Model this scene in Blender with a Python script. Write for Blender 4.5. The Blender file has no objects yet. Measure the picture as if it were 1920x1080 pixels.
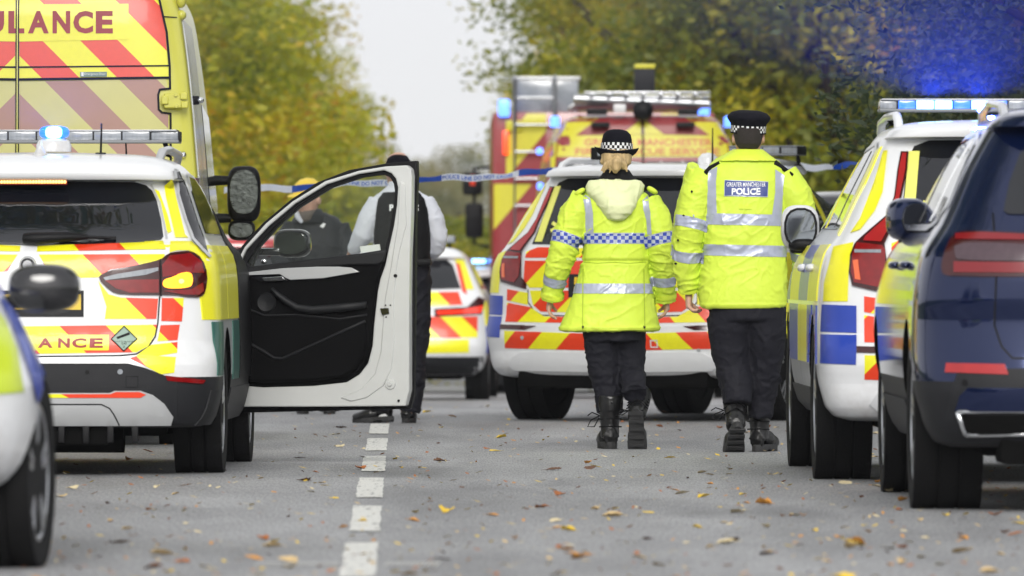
import bpy, bmesh, math, random
import numpy as np
from mathutils import Vector, Matrix, noise
from mathutils.bvhtree import BVHTree
C = bpy.context.scene
COL = C.collection
R = math.radians
random.seed(7)
# ------------------------------------------------------------------ camera, sky, sun, exposure
F, HZ, CH = 17500.0, 510.0, 1.0          # focal length in 1920-px units, horizon row, camera height (m)
cam_d = bpy.data.cameras.new('camera'); cam = bpy.data.objects.new('camera', cam_d); COL.objects.link(cam)
cam.location = (0, 0, CH); cam.rotation_euler = (R(90) - (540 - HZ) / F, 0, 0)
cam_d.sensor_width = 36; cam_d.lens = F / 1920 * 36; cam_d.clip_start = 1; cam_d.clip_end = 3000
cam_d.dof.use_dof = True; cam_d.dof.focus_distance = 51.0; cam_d.dof.aperture_fstop = 6.3
C.camera = cam
W = bpy.data.worlds.new('World'); C.world = W; W.use_nodes = True
wn = W.node_tree; bg = wn.nodes['Background']
sky = wn.nodes.new('ShaderNodeTexSky'); sky.sky_type = 'NISHITA'; sky.sun_disc = False
SUN_EL, SUN_AZ = R(27), R(179)
sky.sun_elevation = SUN_EL; sky.sun_rotation = SUN_AZ; sky.air_density = 1.0; sky.dust_density = 4.0; sky.ozone_density = 0.6
hs = wn.nodes.new('ShaderNodeHueSaturation'); hs.inputs['Saturation'].default_value = 0.12
mixw = wn.nodes.new('ShaderNodeMix'); mixw.data_type = 'RGBA'; mixw.inputs[0].default_value = 0.75
mixw.inputs[7].default_value = (8.0, 8.08, 8.25, 1)      # overcast cloud layer over the clear sky
wn.links.new(sky.outputs[0], hs.inputs['Color']); wn.links.new(hs.outputs[0], mixw.inputs[6])
wn.links.new(mixw.outputs[2], bg.inputs[0]); bg.inputs[1].default_value = 0.105
sun_d = bpy.data.lights.new('sun', 'SUN'); sun_d.energy = 1.9; sun_d.angle = R(28); sun_d.color = (1, .97, .92)
sun = bpy.data.objects.new('sun', sun_d); COL.objects.link(sun)
# the sun stands low behind the camera, veiled by cloud
sd = Vector((math.sin(SUN_AZ) * math.cos(SUN_EL), math.cos(SUN_AZ) * math.cos(SUN_EL), math.sin(SUN_EL)))
sun.rotation_euler = sd.to_track_quat('Z', 'Y').to_euler()
C.view_settings.view_transform = 'Standard'; C.view_settings.look = 'None'
C.view_settings.exposure = 0.40; C.view_settings.gamma = 1.0; C.view_settings.use_curve_mapping = False
C.cycles.use_denoising = True
C.cycles.max_bounces = 6; C.cycles.diffuse_bounces = 4; C.cycles.glossy_bounces = 3; C.cycles.transmission_bounces = 6
C.cycles.transparent_max_bounces = 8; C.cycles.caustics_reflective = False; C.cycles.caustics_refractive = False
C.cycles.sample_clamp_indirect = 4

# ------------------------------------------------------------------ helpers
def srgb(r, g, b):
    f = lambda c: (c / 255 / 12.92) if c / 255 <= .04045 else ((c / 255 + .055) / 1.055) ** 2.4
    return (f(r), f(g), f(b))
MATS = {}
def mat(name, col, rough=.5, metal=0., coat=0., vary=.12, vscale=12., bump=0., bscale=60., emit=None, estr=0., spec=.5, stretch=(1, 1, 1), sheen=0., dirt=0.):
    if name in MATS: return MATS[name]
    m = bpy.data.materials.new(name); m.use_nodes = True
    nt = m.node_tree; b = nt.nodes['Principled BSDF']
    b.inputs['Roughness'].default_value = rough; b.inputs['Metallic'].default_value = metal
    b.inputs['Coat Weight'].default_value = coat; b.inputs['Coat Roughness'].default_value = .06
    b.inputs['Specular IOR Level'].default_value = spec
    if sheen: b.inputs['Sheen Weight'].default_value = sheen
    tc = nt.nodes.new('ShaderNodeTexCoord'); mp = nt.nodes.new('ShaderNodeMapping'); mp.inputs['Scale'].default_value = stretch
    nt.links.new(tc.outputs['Object'], mp.inputs[0])
    n = nt.nodes.new('ShaderNodeTexNoise'); n.inputs['Scale'].default_value = vscale; n.inputs['Detail'].default_value = 5
    nt.links.new(mp.outputs[0], n.inputs['Vector'])
    mx = nt.nodes.new('ShaderNodeMix'); mx.data_type = 'RGBA'
    mx.inputs[6].default_value = (*[c * (1 - vary) for c in col], 1); mx.inputs[7].default_value = (*[min(1, c * (1 + vary)) for c in col], 1)
    nt.links.new(n.outputs[0], mx.inputs[0])
    out = mx.outputs[2]
    if dirt:
        n2 = nt.nodes.new('ShaderNodeTexNoise'); n2.inputs['Scale'].default_value = 3.5; n2.inputs['Detail'].default_value = 8; n2.inputs['Roughness'].default_value = .7
        nt.links.new(tc.outputs['Object'], n2.inputs['Vector'])
        sx = nt.nodes.new('ShaderNodeSeparateXYZ'); nt.links.new(tc.outputs['Object'], sx.inputs[0])
        mr = nt.nodes.new('ShaderNodeMapRange'); mr.inputs[1].default_value = .75; mr.inputs[2].default_value = .25
        nt.links.new(sx.outputs[2], mr.inputs[0])
        mu = nt.nodes.new('ShaderNodeMath'); mu.operation = 'MULTIPLY'; nt.links.new(mr.outputs[0], mu.inputs[0])
        cr = nt.nodes.new('ShaderNodeMapRange'); cr.inputs[1].default_value = .42; cr.inputs[2].default_value = .68; nt.links.new(n2.outputs[0], cr.inputs[0])
        nt.links.new(cr.outputs[0], mu.inputs[1])
        m2 = nt.nodes.new('ShaderNodeMath'); m2.operation = 'MULTIPLY'; m2.inputs[1].default_value = dirt; nt.links.new(mu.outputs[0], m2.inputs[0])
        md = nt.nodes.new('ShaderNodeMix'); md.data_type = 'RGBA'; nt.links.new(m2.outputs[0], md.inputs[0]); nt.links.new(out, md.inputs[6])
        md.inputs[7].default_value = (.16, .12, .08, 1); out = md.outputs[2]
    nt.links.new(out, b.inputs['Base Color'])
    if bump:
        n3 = nt.nodes.new('ShaderNodeTexNoise'); n3.inputs['Scale'].default_value = bscale; n3.inputs['Detail'].default_value = 4
        nt.links.new(mp.outputs[0], n3.inputs['Vector'])
        bp = nt.nodes.new('ShaderNodeBump'); bp.inputs['Strength'].default_value = bump; bp.inputs['Distance'].default_value = .01
        nt.links.new(n3.outputs[0], bp.inputs['Height']); nt.links.new(bp.outputs[0], b.inputs['Normal'])
    if emit:
        b.inputs['Emission Color'].default_value = (*emit, 1); b.inputs['Emission Strength'].default_value = estr
    MATS[name] = m
    return m
def glassmat(name, col=(.9, .93, .92), alpha=.2, rough=.02):
    if name in MATS: return MATS[name]
    m = bpy.data.materials.new(name); m.use_nodes = True; nt = m.node_tree
    b = nt.nodes['Principled BSDF']; out = nt.nodes['Material Output']
    b.inputs['Base Color'].default_value = (*col, 1); b.inputs['Roughness'].default_value = rough
    tr = nt.nodes.new('ShaderNodeBsdfTransparent'); tr.inputs[0].default_value = (*[.6 + .35 * c for c in col], 1)
    mx = nt.nodes.new('ShaderNodeMixShader'); mx.inputs[0].default_value = alpha
    nt.links.new(tr.outputs[0], mx.inputs[1]); nt.links.new(b.outputs[0], mx.inputs[2]); nt.links.new(mx.outputs[0], out.inputs[0])
    MATS[name] = m; return m

M_WHITE = mat('white_paint', (.72, .73, .75), .3, coat=.6, vary=.03, dirt=.45)
M_YEL = mat('yellow_reflective', (.80, .76, .012), .38, coat=.25, vary=.06, vscale=30)
M_RED = mat('red_reflective', (.74, .045, .008), .38, coat=.25, vary=.08, vscale=30)
M_BLUE = mat('blue_reflective', (.012, .045, .36), .38, coat=.25, vary=.1)
M_GREEN = mat('green_reflective', (.004, .10, .075), .38, coat=.25, vary=.1)
M_LIME = mat('lime_reflective', (.52, .64, .02), .38, coat=.2, vary=.06)
M_AMB = mat('ambulance_yellow_paint', (.60, .58, .075), .32, coat=.5, vary=.04, dirt=.2)
M_AMB_DULL = mat('ambulance_film_pale', (.54, .51, .17), .35, coat=.2, vary=.07, vscale=9)
M_AMB_MAUVE = mat('ambulance_film_mauve', (.36, .19, .15), .35, coat=.2, vary=.07, vscale=9)
M_MAROON = mat('maroon_letter', (.30, .018, .02), .45, vary=.05)
M_BLK = mat('black_trim', (.005, .005, .006), .5, vary=.2, bump=.15, bscale=200, spec=.18)
M_GLOSSBLK = mat('gloss_black', (.008, .008, .010), .08, coat=.6, vary=.1)
M_GREYTRIM = mat('dark_plastic', (.014, .0145, .017), .55, vary=.15, bump=.2, bscale=250, spec=.25)
M_UNDER = mat('underbody', (.003, .003, .003), .9, vary=.3, spec=.1)
M_GLASS = mat('tinted_window', (.005, .006, .009), .03, coat=.2, vary=.2, spec=.55)
M_LAMP = mat('red_lamp_lens', (.20, .004, .005), .12, coat=.35, vary=.35, vscale=25)
M_LAMPD = mat('dark_red_lens', (.04, .002, .003), .12, coat=.35, vary=.35, vscale=25)
M_CHROME = mat('chrome', (.75, .76, .78), .15, metal=1., vary=.05)
M_SILVER = mat('silver_paint', (.47, .48, .49), .35, metal=.3, coat=.3, vary=.05)
M_ALLOY = mat('alloy', (.42, .43, .45), .28, metal=.85, vary=.08)
M_TYRE = mat('tyre_rubber', (.006, .006, .0064), .8, vary=.3, vscale=20, bump=.3, bscale=90, spec=.2)
M_BRAKE = mat('brake_disc', (.12, .11, .10), .4, metal=.8)
M_AMBER_ON = mat('amber_lit', (.9, .3, .02), .3, emit=(1, .36, .012), estr=2.0, vary=.3, vscale=40)
M_RED_ON = mat('red_led_lit', (.9, .05, .02), .3, emit=(1, .10, .02), estr=.9)
M_LEDDOT = mat('led_lit', (1, .5, .2), .3, emit=(1, .48, .10), estr=2.2)
M_BLUE_ON = mat('blue_lamp_lit', (.2, .5, 1), .3, emit=(.22, .60, 1), estr=4.2)
M_BLUE_SOFT = mat('blue_beacon_lit', (.1, .3, 1), .3, emit=(.10, .22, 1), estr=1.8)
M_BLUE_HALO = mat('blue_halo_lens', (.02, .1, .6), .1, coat=1., emit=(.02, .16, 1), estr=1.3)
M_LENS = mat('clear_lens', (.24, .26, .29), .15, coat=1., vary=.35, vscale=60, stretch=(1, 1, .2))
M_PLATE = mat('yellow_plate', (.72, .48, .02), .4)
M_GOLDTXT = mat('gold_letter', (.46, .10, .01), .4)

def link(name, me, parent=None, m=None):
    o = bpy.data.objects.new(name, me); COL.objects.link(o)
    if m is not None and not me.materials: me.materials.append(m)
    if parent is not None: o.parent = parent
    return o
def obj(name, bm, m=None, parent=None, smooth=True, angle=None):
    me = bpy.data.meshes.new(name); bm.normal_update(); bm.to_mesh(me); bm.free()
    if smooth:
        me.polygons.foreach_set('use_smooth', [True] * len(me.polygons))
        if angle: me.set_sharp_from_angle(angle=R(angle))
    return link(name, me, parent, m)
def empty(name, loc=(0, 0, 0), rz=0, parent=None):
    o = bpy.data.objects.new(name, None); COL.objects.link(o); o.location = loc; o.rotation_euler = (0, 0, rz); o.empty_display_size = .2
    if parent is not None: o.parent = parent
    return o
def tag(o, label, cat, group=None, kind=None):
    o['label'] = label; o['category'] = cat
    if group: o['group'] = group
    if kind: o['kind'] = kind
    return o
def X_at(px, Y): return (px - 960) * Y / F
def Z_at(py, Y): return CH + (HZ - py) * Y / F
def gz(Y):                                   # the road dips away beyond the tape
    t = max(0, min(Y, 118) - 66); return -0.0095 * t * min(1, t / 8) if t < 8 else -0.0095 * t
def add_box(bm, c, s, rot=None, bev=0):
    r = bmesh.ops.create_cube(bm, size=1); vs = r['verts']
    bmesh.ops.scale(bm, vec=s, verts=vs)
    if bev:
        es = list({e for v in vs for e in v.link_edges})
        rb = bmesh.ops.bevel(bm, geom=es, offset=bev, segments=2, affect='EDGES', profile=.6)
        vs = list({v for f in rb['faces'] for v in f.verts} | {v for v in vs if v.is_valid})
    if rot is not None: bmesh.ops.rotate(bm, verts=vs, cent=(0, 0, 0), matrix=rot)
    bmesh.ops.translate(bm, verts=vs, vec=c)
    return vs
def box(name, c, s, m, parent=None, rot=None, bev=.004):
    bm = bmesh.new(); add_box(bm, c, s, rot, bev); return obj(name, bm, m, parent, True, 40)
def add_tube(bm, pts, rad, seg=10, up=(0, 0, 1), cap=True, flat=None):
    """pts list of 3-vectors; rad list of r or (ra, rb): ra along the side axis, rb along the other"""
    pts = [Vector(p) for p in pts]; n = len(pts)
    if not isinstance(rad, (list, tuple)): rad = [rad] * n
    rings = []; up = Vector(up)
    for i, p in enumerate(pts):
        t = (pts[min(i + 1, n - 1)] - pts[max(i - 1, 0)]).normalized()
        a = t.cross(up)
        if a.length < 1e-4: a = t.cross(Vector((0, 1, 0)))
        a.normalize(); b = a.cross(t).normalized()
        r = rad[i]; ra, rb = (r if isinstance(r, (tuple, list)) else (r, r))
        rings.append([bm.verts.new(p + a * (ra * math.cos(2 * math.pi * k / seg)) + b * (rb * math.sin(2 * math.pi * k / seg))) for k in range(seg)])
    for i in range(n - 1):
        for k in range(seg):
            bm.faces.new((rings[i][k], rings[i][(k + 1) % seg], rings[i + 1][(k + 1) % seg], rings[i + 1][k]))
    if cap:
        bm.faces.new(rings[0][::-1]); bm.faces.new(rings[-1])
    return rings
def tube(name, pts, rad, m, parent=None, seg=10, up=(0, 0, 1)):
    bm = bmesh.new(); add_tube(bm, pts, rad, seg, up); bmesh.ops.recalc_face_normals(bm, faces=bm.faces)
    return obj(name, bm, m, parent, True, 50)
def add_loft(bm, secs, seg=28, n=2.4):
    """secs: (centre xyz, half width x, half depth y) horizontal elliptical sections"""
    rings = []
    for c, a, b in secs:
        rg = []
        for k in range(seg):
            t = 2 * math.pi * k / seg; ct, st = math.cos(t), math.sin(t)
            rg.append(bm.verts.new((c[0] + a * math.copysign(abs(ct) ** (2 / n), ct), c[1] + b * math.copysign(abs(st) ** (2 / n), st), c[2])))
        rings.append(rg)
    for i in range(len(rings) - 1):
        for k in range(seg):
            bm.faces.new((rings[i][k], rings[i][(k + 1) % seg], rings[i + 1][(k + 1) % seg], rings[i + 1][k]))
    bm.faces.new(rings[0]); bm.faces.new(rings[-1])
    return rings
def add_lathe(bm, prof, seg=32, axis='z', c=(0, 0, 0)):
    rings = []
    for r, h in prof:
        rg = []
        for k in range(seg):
            t = 2 * math.pi * k / seg
            p = (r * math.cos(t), r * math.sin(t), h)
            if axis == 'x': p = (p[2], p[0], p[1])
            if axis == 'y': p = (p[0], p[2], p[1])
            rg.append(bm.verts.new((p[0] + c[0], p[1] + c[1], p[2] + c[2])))
        rings.append(rg)
    for i in range(len(rings) - 1):
        for k in range(seg):
            bm.faces.new((rings[i][k], rings[i][(k + 1) % seg], rings[i + 1][(k + 1) % seg], rings[i + 1][k]))
    for rg in (rings[0], rings[-1]):
        try: bm.faces.new(rg)
        except ValueError: pass
def lathe(name, prof, m, parent=None, seg=32, axis='z', c=(0, 0, 0), angle=35):
    bm = bmesh.new(); add_lathe(bm, prof, seg, axis, c); bmesh.ops.recalc_face_normals(bm, faces=bm.faces)
    return obj(name, bm, m, parent, True, angle)
def remesh(bm, vox, smooth=2):
    """union the closed shells of bm into one continuous surface; returns a new mesh"""
    bmesh.ops.recalc_face_normals(bm, faces=bm.faces)
    me = bpy.data.meshes.new('tmp'); bm.to_mesh(me); bm.free()
    o = bpy.data.objects.new('tmp', me); COL.objects.link(o)
    md = o.modifiers.new('r', 'REMESH'); md.mode = 'VOXEL'; md.voxel_size = vox; md.use_smooth_shade = True
    if smooth:
        s = o.modifiers.new('s', 'SMOOTH'); s.factor = .5; s.iterations = smooth
    dg = bpy.context.evaluated_depsgraph_get(); dg.update()
    out = bpy.data.meshes.new_from_object(o.evaluated_get(dg))
    bpy.data.objects.remove(o); bpy.data.meshes.remove(me)
    out.polygons.foreach_set('use_smooth', [True] * len(out.polygons))
    return out
def displace(me, fn):
    me.update()
    n = len(me.vertices); co = np.empty(n * 3); me.vertices.foreach_get('co', co); co = co.reshape(-1, 3)
    no = np.empty(n * 3); me.vertex_normals.foreach_get('vector', no); no = no.reshape(-1, 3)
    d = np.array([fn(Vector(c), Vector(q)) for c, q in zip(co, no)])
    co = co + no * d[:, None]
    me.vertices.foreach_set('co', co.ravel()); me.update()
def bvh_of(me):
    return BVHTree.FromPolygons([v.co.copy() for v in me.vertices], [tuple(p.vertices) for p in me.polygons])
def clip(poly, a, b, c):                     # keep a*x + b*y <= c
    out = []
    for i in range(len(poly)):
        p, q = poly[i], poly[(i + 1) % len(poly)]
        dp, dq = a * p[0] + b * p[1] - c, a * q[0] + b * q[1] - c
        if dp <= 0: out.append(p)
        if (dp < 0 < dq) or (dq < 0 < dp):
            t = dp / (dp - dq); out.append((p[0] + t * (q[0] - p[0]), p[1] + t * (q[1] - p[1])))
    return out
def area(p): return .5 * sum(p[i][0] * p[(i + 1) % len(p)][1] - p[(i + 1) % len(p)][0] * p[i][1] for i in range(len(p)))
def stripes(poly, slope, pitch, off):
    """cut a region (right half, x>=0) in diagonal bands; returns even bands, odd bands"""
    ev, od = [], []
    cs = [x * slope + z for x, z in poly]
    k0, k1 = math.floor((min(cs) - off) / pitch), math.floor((max(cs) - off) / pitch)
    for k in range(k0, k1 + 1):
        p = clip(clip(poly, slope, 1, off + (k + 1) * pitch), -slope, -1, -(off + k * pitch))
        if len(p) > 2 and abs(area(p)) > 1e-5: (ev if k % 2 == 0 else od).append(p)
    return ev, od
def mirror(polys): return [[(-x, z) for x, z in p][::-1] for p in polys]
def rnd(poly, n=3):                          # soften corners: Chaikin
    for _ in range(n):
        q = []
        for i in range(len(poly)):
            a, b = poly[i], poly[(i + 1) % len(poly)]
            q += [(a[0] * .75 + b[0] * .25, a[1] * .75 + b[1] * .25), (a[0] * .25 + b[0] * .75, a[1] * .25 + b[1] * .75)]
        poly = q
    return poly
def rect(x0, z0, x1, z1): return [(x0, z0), (x1, z0), (x1, z1), (x0, z1)]
def text_polys(txt, size, bold=.0):
    cu = bpy.data.curves.new('t', 'FONT'); cu.body = txt; cu.size = size; cu.align_x = 'CENTER'; cu.align_y = 'CENTER'; cu.offset = bold; cu.resolution_u = 3
    o = bpy.data.objects.new('t', cu); COL.objects.link(o)
    dg = bpy.context.evaluated_depsgraph_get(); dg.update()
    me = bpy.data.meshes.new_from_object(o.evaluated_get(dg))
    polys = [[(me.vertices[i].co.x, me.vertices[i].co.y) for i in p.vertices] for p in me.polygons]
    bpy.data.objects.remove(o); bpy.data.curves.remove(cu); bpy.data.meshes.remove(me)
    return polys
def fit(polys, x0, x1, z0, z1):
    xs = [p[0] for q in polys for p in q]; zs = [p[1] for q in polys for p in q]
    ax, az = (x1 - x0) / (max(xs) - min(xs)), (z1 - z0) / (max(zs) - min(zs))
    return [[(x0 + (p[0] - min(xs)) * ax, z0 + (p[1] - min(zs)) * az) for p in q] for q in polys]
RAYS = {'rear': (lambda u, v: Vector((u, -6, v)), Vector((0, 1, 0)), (0, 2)), 'front': (lambda u, v: Vector((u, 12, v)), Vector((0, -1, 0)), (0, 2)),
        'right': (lambda u, v: Vector((6, u, v)), Vector((-1, 0, 0)), (1, 2)), 'left': (lambda u, v: Vector((-6, u, v)), Vector((1, 0, 0)), (1, 2)),
        'top': (lambda u, v: Vector((u, v, 6)), Vector((0, 0, -1)), (0, 1))}
def patch(name, polys, body, side, m, parent, off=.004, grid=.05, skirt=True, deep=.5, bulge=None):
    """lay flat outlines onto the curved surface of a body as a thin raised sheet"""
    if polys and not isinstance(polys[0], list): polys = [polys]
    org, d, ax = RAYS[side]; bvh = body if isinstance(body, BVHTree) else bvh_of(body)
    bm = bmesh.new()
    for p in polys:
        vs = [bm.verts.new((x, 0, z)) for x, z in p]
        try: bm.faces.new(vs)
        except ValueError: pass
    bmesh.ops.remove_doubles(bm, verts=bm.verts, dist=1e-5)
    bmesh.ops.triangulate(bm, faces=bm.faces)
    if not bm.verts: bm.free(); return None
    x0, x1 = min(v.co.x for v in bm.verts), max(v.co.x for v in bm.verts); z0, z1 = min(v.co.z for v in bm.verts), max(v.co.z for v in bm.verts)
    for lo, hi, nrm, i in ((x0, x1, Vector((1, 0, 0)), 0), (z0, z1, Vector((0, 0, 1)), 2)):
        k = int((hi - lo) / grid)
        for j in range(1, k + 1):
            c = Vector((0, 0, 0)); c[i] = lo + (hi - lo) * j / (k + 1)
            bmesh.ops.bisect_plane(bm, geom=bm.verts[:] + bm.edges[:] + bm.faces[:], plane_co=c, plane_no=nrm, dist=1e-5)
    kill = []
    for v in bm.verts:
        h, nn, _, _ = bvh.ray_cast(org(v.co.x, v.co.z), d)
        if h is None: kill.append(v); continue
        if nn.dot(d) > 0: nn = -nn
        b = off if bulge is None else off + bulge(v.co.x, v.co.z)
        v.co = h + nn * b
    if kill: bmesh.ops.delete(bm, geom=kill, context='VERTS')
    bad = [f for f in bm.faces if max((a.co - b.co).length for a in f.verts for b in f.verts) > deep]
    if bad: bmesh.ops.delete(bm, geom=bad, context='FACES')
    if not bm.faces: bm.free(); return None
    bm.normal_update()
    s = sum((f.normal * f.calc_area() for f in bm.faces), Vector())
    if s.dot(d) > 0: bmesh.ops.reverse_faces(bm, faces=bm.faces)
    if skirt:
        be = [e for e in bm.edges if e.is_boundary]
        r = bmesh.ops.extrude_edge_only(bm, edges=be)
        for v in r['geom']:
            if isinstance(v, bmesh.types.BMVert): v.co += d * (off + .004)
    return obj(name, bm, m, parent, True, 40)
def two(name, ev, od, me_body, side, ma, mb, parent, **k):
    nm = name[:-1] if name.endswith('s') else name
    for q, m in ((ev, ma), (od, mb)):
        for p in q:
            if abs(area(p)) > 4e-5: patch(nm, [p], me_body, side, m, parent, **k)
def chevrons(region, body, pitch, phase, parent, ma, mb, slope=1., name='chevron_panel', both=True, **k):
    ev, od = stripes(region, slope, pitch, phase)
    if both: ev, od = ev + mirror(ev), od + mirror(od)
    two(name, ev, od, body, 'rear', ma, mb, parent, **k)
def line_poly(pts, w):
    """ribbon outline quads along a polyline"""
    out = []
    for a, b in zip(pts[:-1], pts[1:]):
        dx, dz = b[0] - a[0], b[1] - a[1]; l = math.hypot(dx, dz) or 1
        nx, nz = -dz / l * w / 2, dx / l * w / 2; ex, ez = dx / l * w * .3, dz / l * w * .3
        out.append([(a[0] + nx - ex, a[1] + nz - ez), (a[0] - nx - ex, a[1] - nz - ez), (b[0] - nx + ex, b[1] - nz + ez), (b[0] + nx + ex, b[1] + nz + ez)])
    return out
def seam(pts, body, parent, side='rear', w=.008, m=None, both=True, off=.0015, name='panel_gap'):
    p = line_poly(pts, w)
    if both: p = p + mirror(p)
    # separate quads, kept unwelded so that corners do not fold
    return patch(name, p, body, side, m or M_BLK, parent, off=off, grid=.05, skirt=False)
def plate(name, outer, holes, y, th, m, parent, bev=.004):
    """flat sheet with holes in the x-z plane, thickness th towards +y"""
    bm = bmesh.new(); eds = []
    for lp in [outer] + list(holes):
        vs = [bm.verts.new((x, y, z)) for x, z in lp]
        eds += [bm.edges.new((vs[i], vs[(i + 1) % len(vs)])) for i in range(len(vs))]
    bmesh.ops.triangle_fill(bm, use_beauty=True, use_dissolve=False, edges=eds)
    r = bmesh.ops.extrude_face_region(bm, geom=bm.faces[:])
    bmesh.ops.translate(bm, verts=[v for v in r['geom'] if isinstance(v, bmesh.types.BMVert)], vec=(0, th, 0))
    bmesh.ops.recalc_face_normals(bm, faces=bm.faces)
    o = obj(name, bm, m, parent, True, 35)
    if bev:
        b = o.modifiers.new('b', 'BEVEL'); b.width = bev; b.segments = 2; b.limit_method = 'ANGLE'
    return o
def pchip(x, y, xi):
    x = np.asarray(x, float); y = np.asarray(y, float); h = np.diff(x); d = np.diff(y) / h; m = np.zeros_like(y)
    m[0], m[-1] = d[0], d[-1]
    for i in range(1, len(x) - 1):
        if d[i - 1] * d[i] > 0:
            w1, w2 = 2 * h[i] + h[i - 1], h[i] + 2 * h[i - 1]; m[i] = (w1 + w2) / (w1 / d[i - 1] + w2 / d[i])
    j = np.clip(np.searchsorted(x, xi) - 1, 0, len(x) - 2); t = (xi - x[j]) / h[j]
    return (2 * t**3 - 3 * t**2 + 1) * y[j] + (t**3 - 2 * t**2 + t) * h[j] * m[j] + (-2 * t**3 + 3 * t**2) * y[j + 1] + (t**3 - t**2) * h[j] * m[j + 1]
# ------------------------------------------------------------------ ground, road, verges
def cx_road(Y): return -.15 - .0117 * Y
def structure(name, o): o['kind'] = 'structure'; return o
def strip(name, xa, xb, y0, y1, dz, m, n=90, nx=2):
    """sheet between the curves xa(Y), xb(Y), following the dip of the land"""
    bm = bmesh.new(); prev = None
    for i in range(n + 1):
        Y = y0 + (y1 - y0) * (i / n)**1.5
        a, b = xa(Y), xb(Y); row = [bm.verts.new((a + (b - a) * k / nx, Y, gz(Y) + dz)) for k in range(nx + 1)]
        if prev:
            for k in range(nx): bm.faces.new((prev[k], prev[k + 1], row[k + 1], row[k]))
        prev = row
    o = obj(name, bm, m); o['kind'] = 'structure'; return o
def asphalt():
    m = mat('asphalt', (.285, .287, .296), .68, vary=.16, vscale=1.2, bump=.35, bscale=260, stretch=(1, .35, 1), spec=.35)
    nt = m.node_tree; b = nt.nodes['Principled BSDF']
    src = b.inputs['Base Color'].links[0].from_socket
    tc = nt.nodes['Texture Coordinate']
    v = nt.nodes.new('ShaderNodeTexNoise'); v.inputs['Scale'].default_value = 110; v.inputs['Detail'].default_value = 3
    mp = nt.nodes.new('ShaderNodeMapping'); mp.inputs['Scale'].default_value = (1, .045, 1); nt.links.new(tc.outputs['Object'], mp.inputs[0]); nt.links.new(mp.outputs[0], v.inputs['Vector'])
    n4 = nt.nodes.new('ShaderNodeTexNoise'); n4.inputs['Scale'].default_value = .55; n4.inputs['Detail'].default_value = 7; n4.inputs['Roughness'].default_value = .65
    mp2 = nt.nodes.new('ShaderNodeMapping'); mp2.inputs['Scale'].default_value = (1.6, .25, 1); nt.links.new(tc.outputs['Object'], mp2.inputs[0]); nt.links.new(mp2.outputs[0], n4.inputs['Vector'])
    r1 = nt.nodes.new('ShaderNodeMapRange'); r1.inputs[1].default_value = .3; r1.inputs[2].default_value = .7; r1.inputs[3].default_value = .66; r1.inputs[4].default_value = 1.34; nt.links.new(v.outputs[0], r1.inputs[0])
    r2 = nt.nodes.new('ShaderNodeMapRange'); r2.inputs[1].default_value = .35; r2.inputs[2].default_value = .65; r2.inputs[3].default_value = .74; r2.inputs[4].default_value = 1.16; nt.links.new(n4.outputs[0], r2.inputs[0])
    def layer(sc, st, lo, hi, a, c_, det=3):
        q = nt.nodes.new('ShaderNodeTexNoise'); q.inputs['Scale'].default_value = sc; q.inputs['Detail'].default_value = det
        w = nt.nodes.new('ShaderNodeMapping'); w.inputs['Scale'].default_value = st; nt.links.new(tc.outputs['Object'], w.inputs[0]); nt.links.new(w.outputs[0], q.inputs['Vector'])
        k = nt.nodes.new('ShaderNodeMapRange'); k.inputs[1].default_value = lo; k.inputs[2].default_value = hi; k.inputs[3].default_value = a; k.inputs[4].default_value = c_; nt.links.new(q.outputs[0], k.inputs[0]); return k.outputs[0]
    def times(p, q):
        k = nt.nodes.new('ShaderNodeMath'); k.operation = 'MULTIPLY'; nt.links.new(p, k.inputs[0]); nt.links.new(q, k.inputs[1]); return k.outputs[0]
    tracks = layer(1.3, (1, .015, 1), .35, .65, .84, 1.10)          # wheel-polished lanes running up the road
    stains = layer(.9, (1, .16, 1), .56, .68, 1.0, .68, 6)          # oil and damp stains
    chips = layer(420, (1, .06, 1), .60, .70, 1.0, 1.5, 2)         # pale stone chips
    mu = nt.nodes.new('ShaderNodeMath'); mu.operation = 'MULTIPLY'; nt.links.new(times(times(r1.outputs[0], tracks), times(stains, chips)), mu.inputs[0]); nt.links.new(r2.outputs[0], mu.inputs[1])
    vm = nt.nodes.new('ShaderNodeVectorMath'); vm.operation = 'SCALE'; nt.links.new(src, vm.inputs[0]); nt.links.new(mu.outputs[0], vm.inputs['Scale']); nt.links.new(vm.outputs[0], b.inputs['Base Color'])
    return m
M_ASPH = asphalt()
M_GRASS = mat('verge_grass', (.06, .085, .025), .9, vary=.4, vscale=6, bump=.5, bscale=80)
M_LINE = mat('road_paint', (.66, .66, .63), .7, vary=.10, vscale=9, bump=.3, bscale=200)
def worn_line():
    nt = M_LINE.node_tree; bs = nt.nodes['Principled BSDF']; src = bs.inputs['Base Color'].links[0].from_socket; tc = nt.nodes['Texture Coordinate']
    q = nt.nodes.new('ShaderNodeTexNoise'); q.inputs['Scale'].default_value = 34; q.inputs['Detail'].default_value = 6; q.inputs['Roughness'].default_value = .7
    w = nt.nodes.new('ShaderNodeMapping'); w.inputs['Scale'].default_value = (1, .10, 1); nt.links.new(tc.outputs['Object'], w.inputs[0]); nt.links.new(w.outputs[0], q.inputs['Vector'])
    k = nt.nodes.new('ShaderNodeMapRange'); k.inputs[1].default_value = .54; k.inputs[2].default_value = .66; nt.links.new(q.outputs[0], k.inputs[0])
    m = nt.nodes.new('ShaderNodeMix'); m.data_type = 'RGBA'; nt.links.new(k.outputs[0], m.inputs[0]); nt.links.new(src, m.inputs[6]); m.inputs[7].default_value = (.24, .24, .235, 1); nt.links.new(m.outputs[2], bs.inputs['Base Color'])
worn_line()
M_KERB = mat('kerb_stone', (.30, .29, .27), .8, vary=.2, vscale=8)
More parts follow.
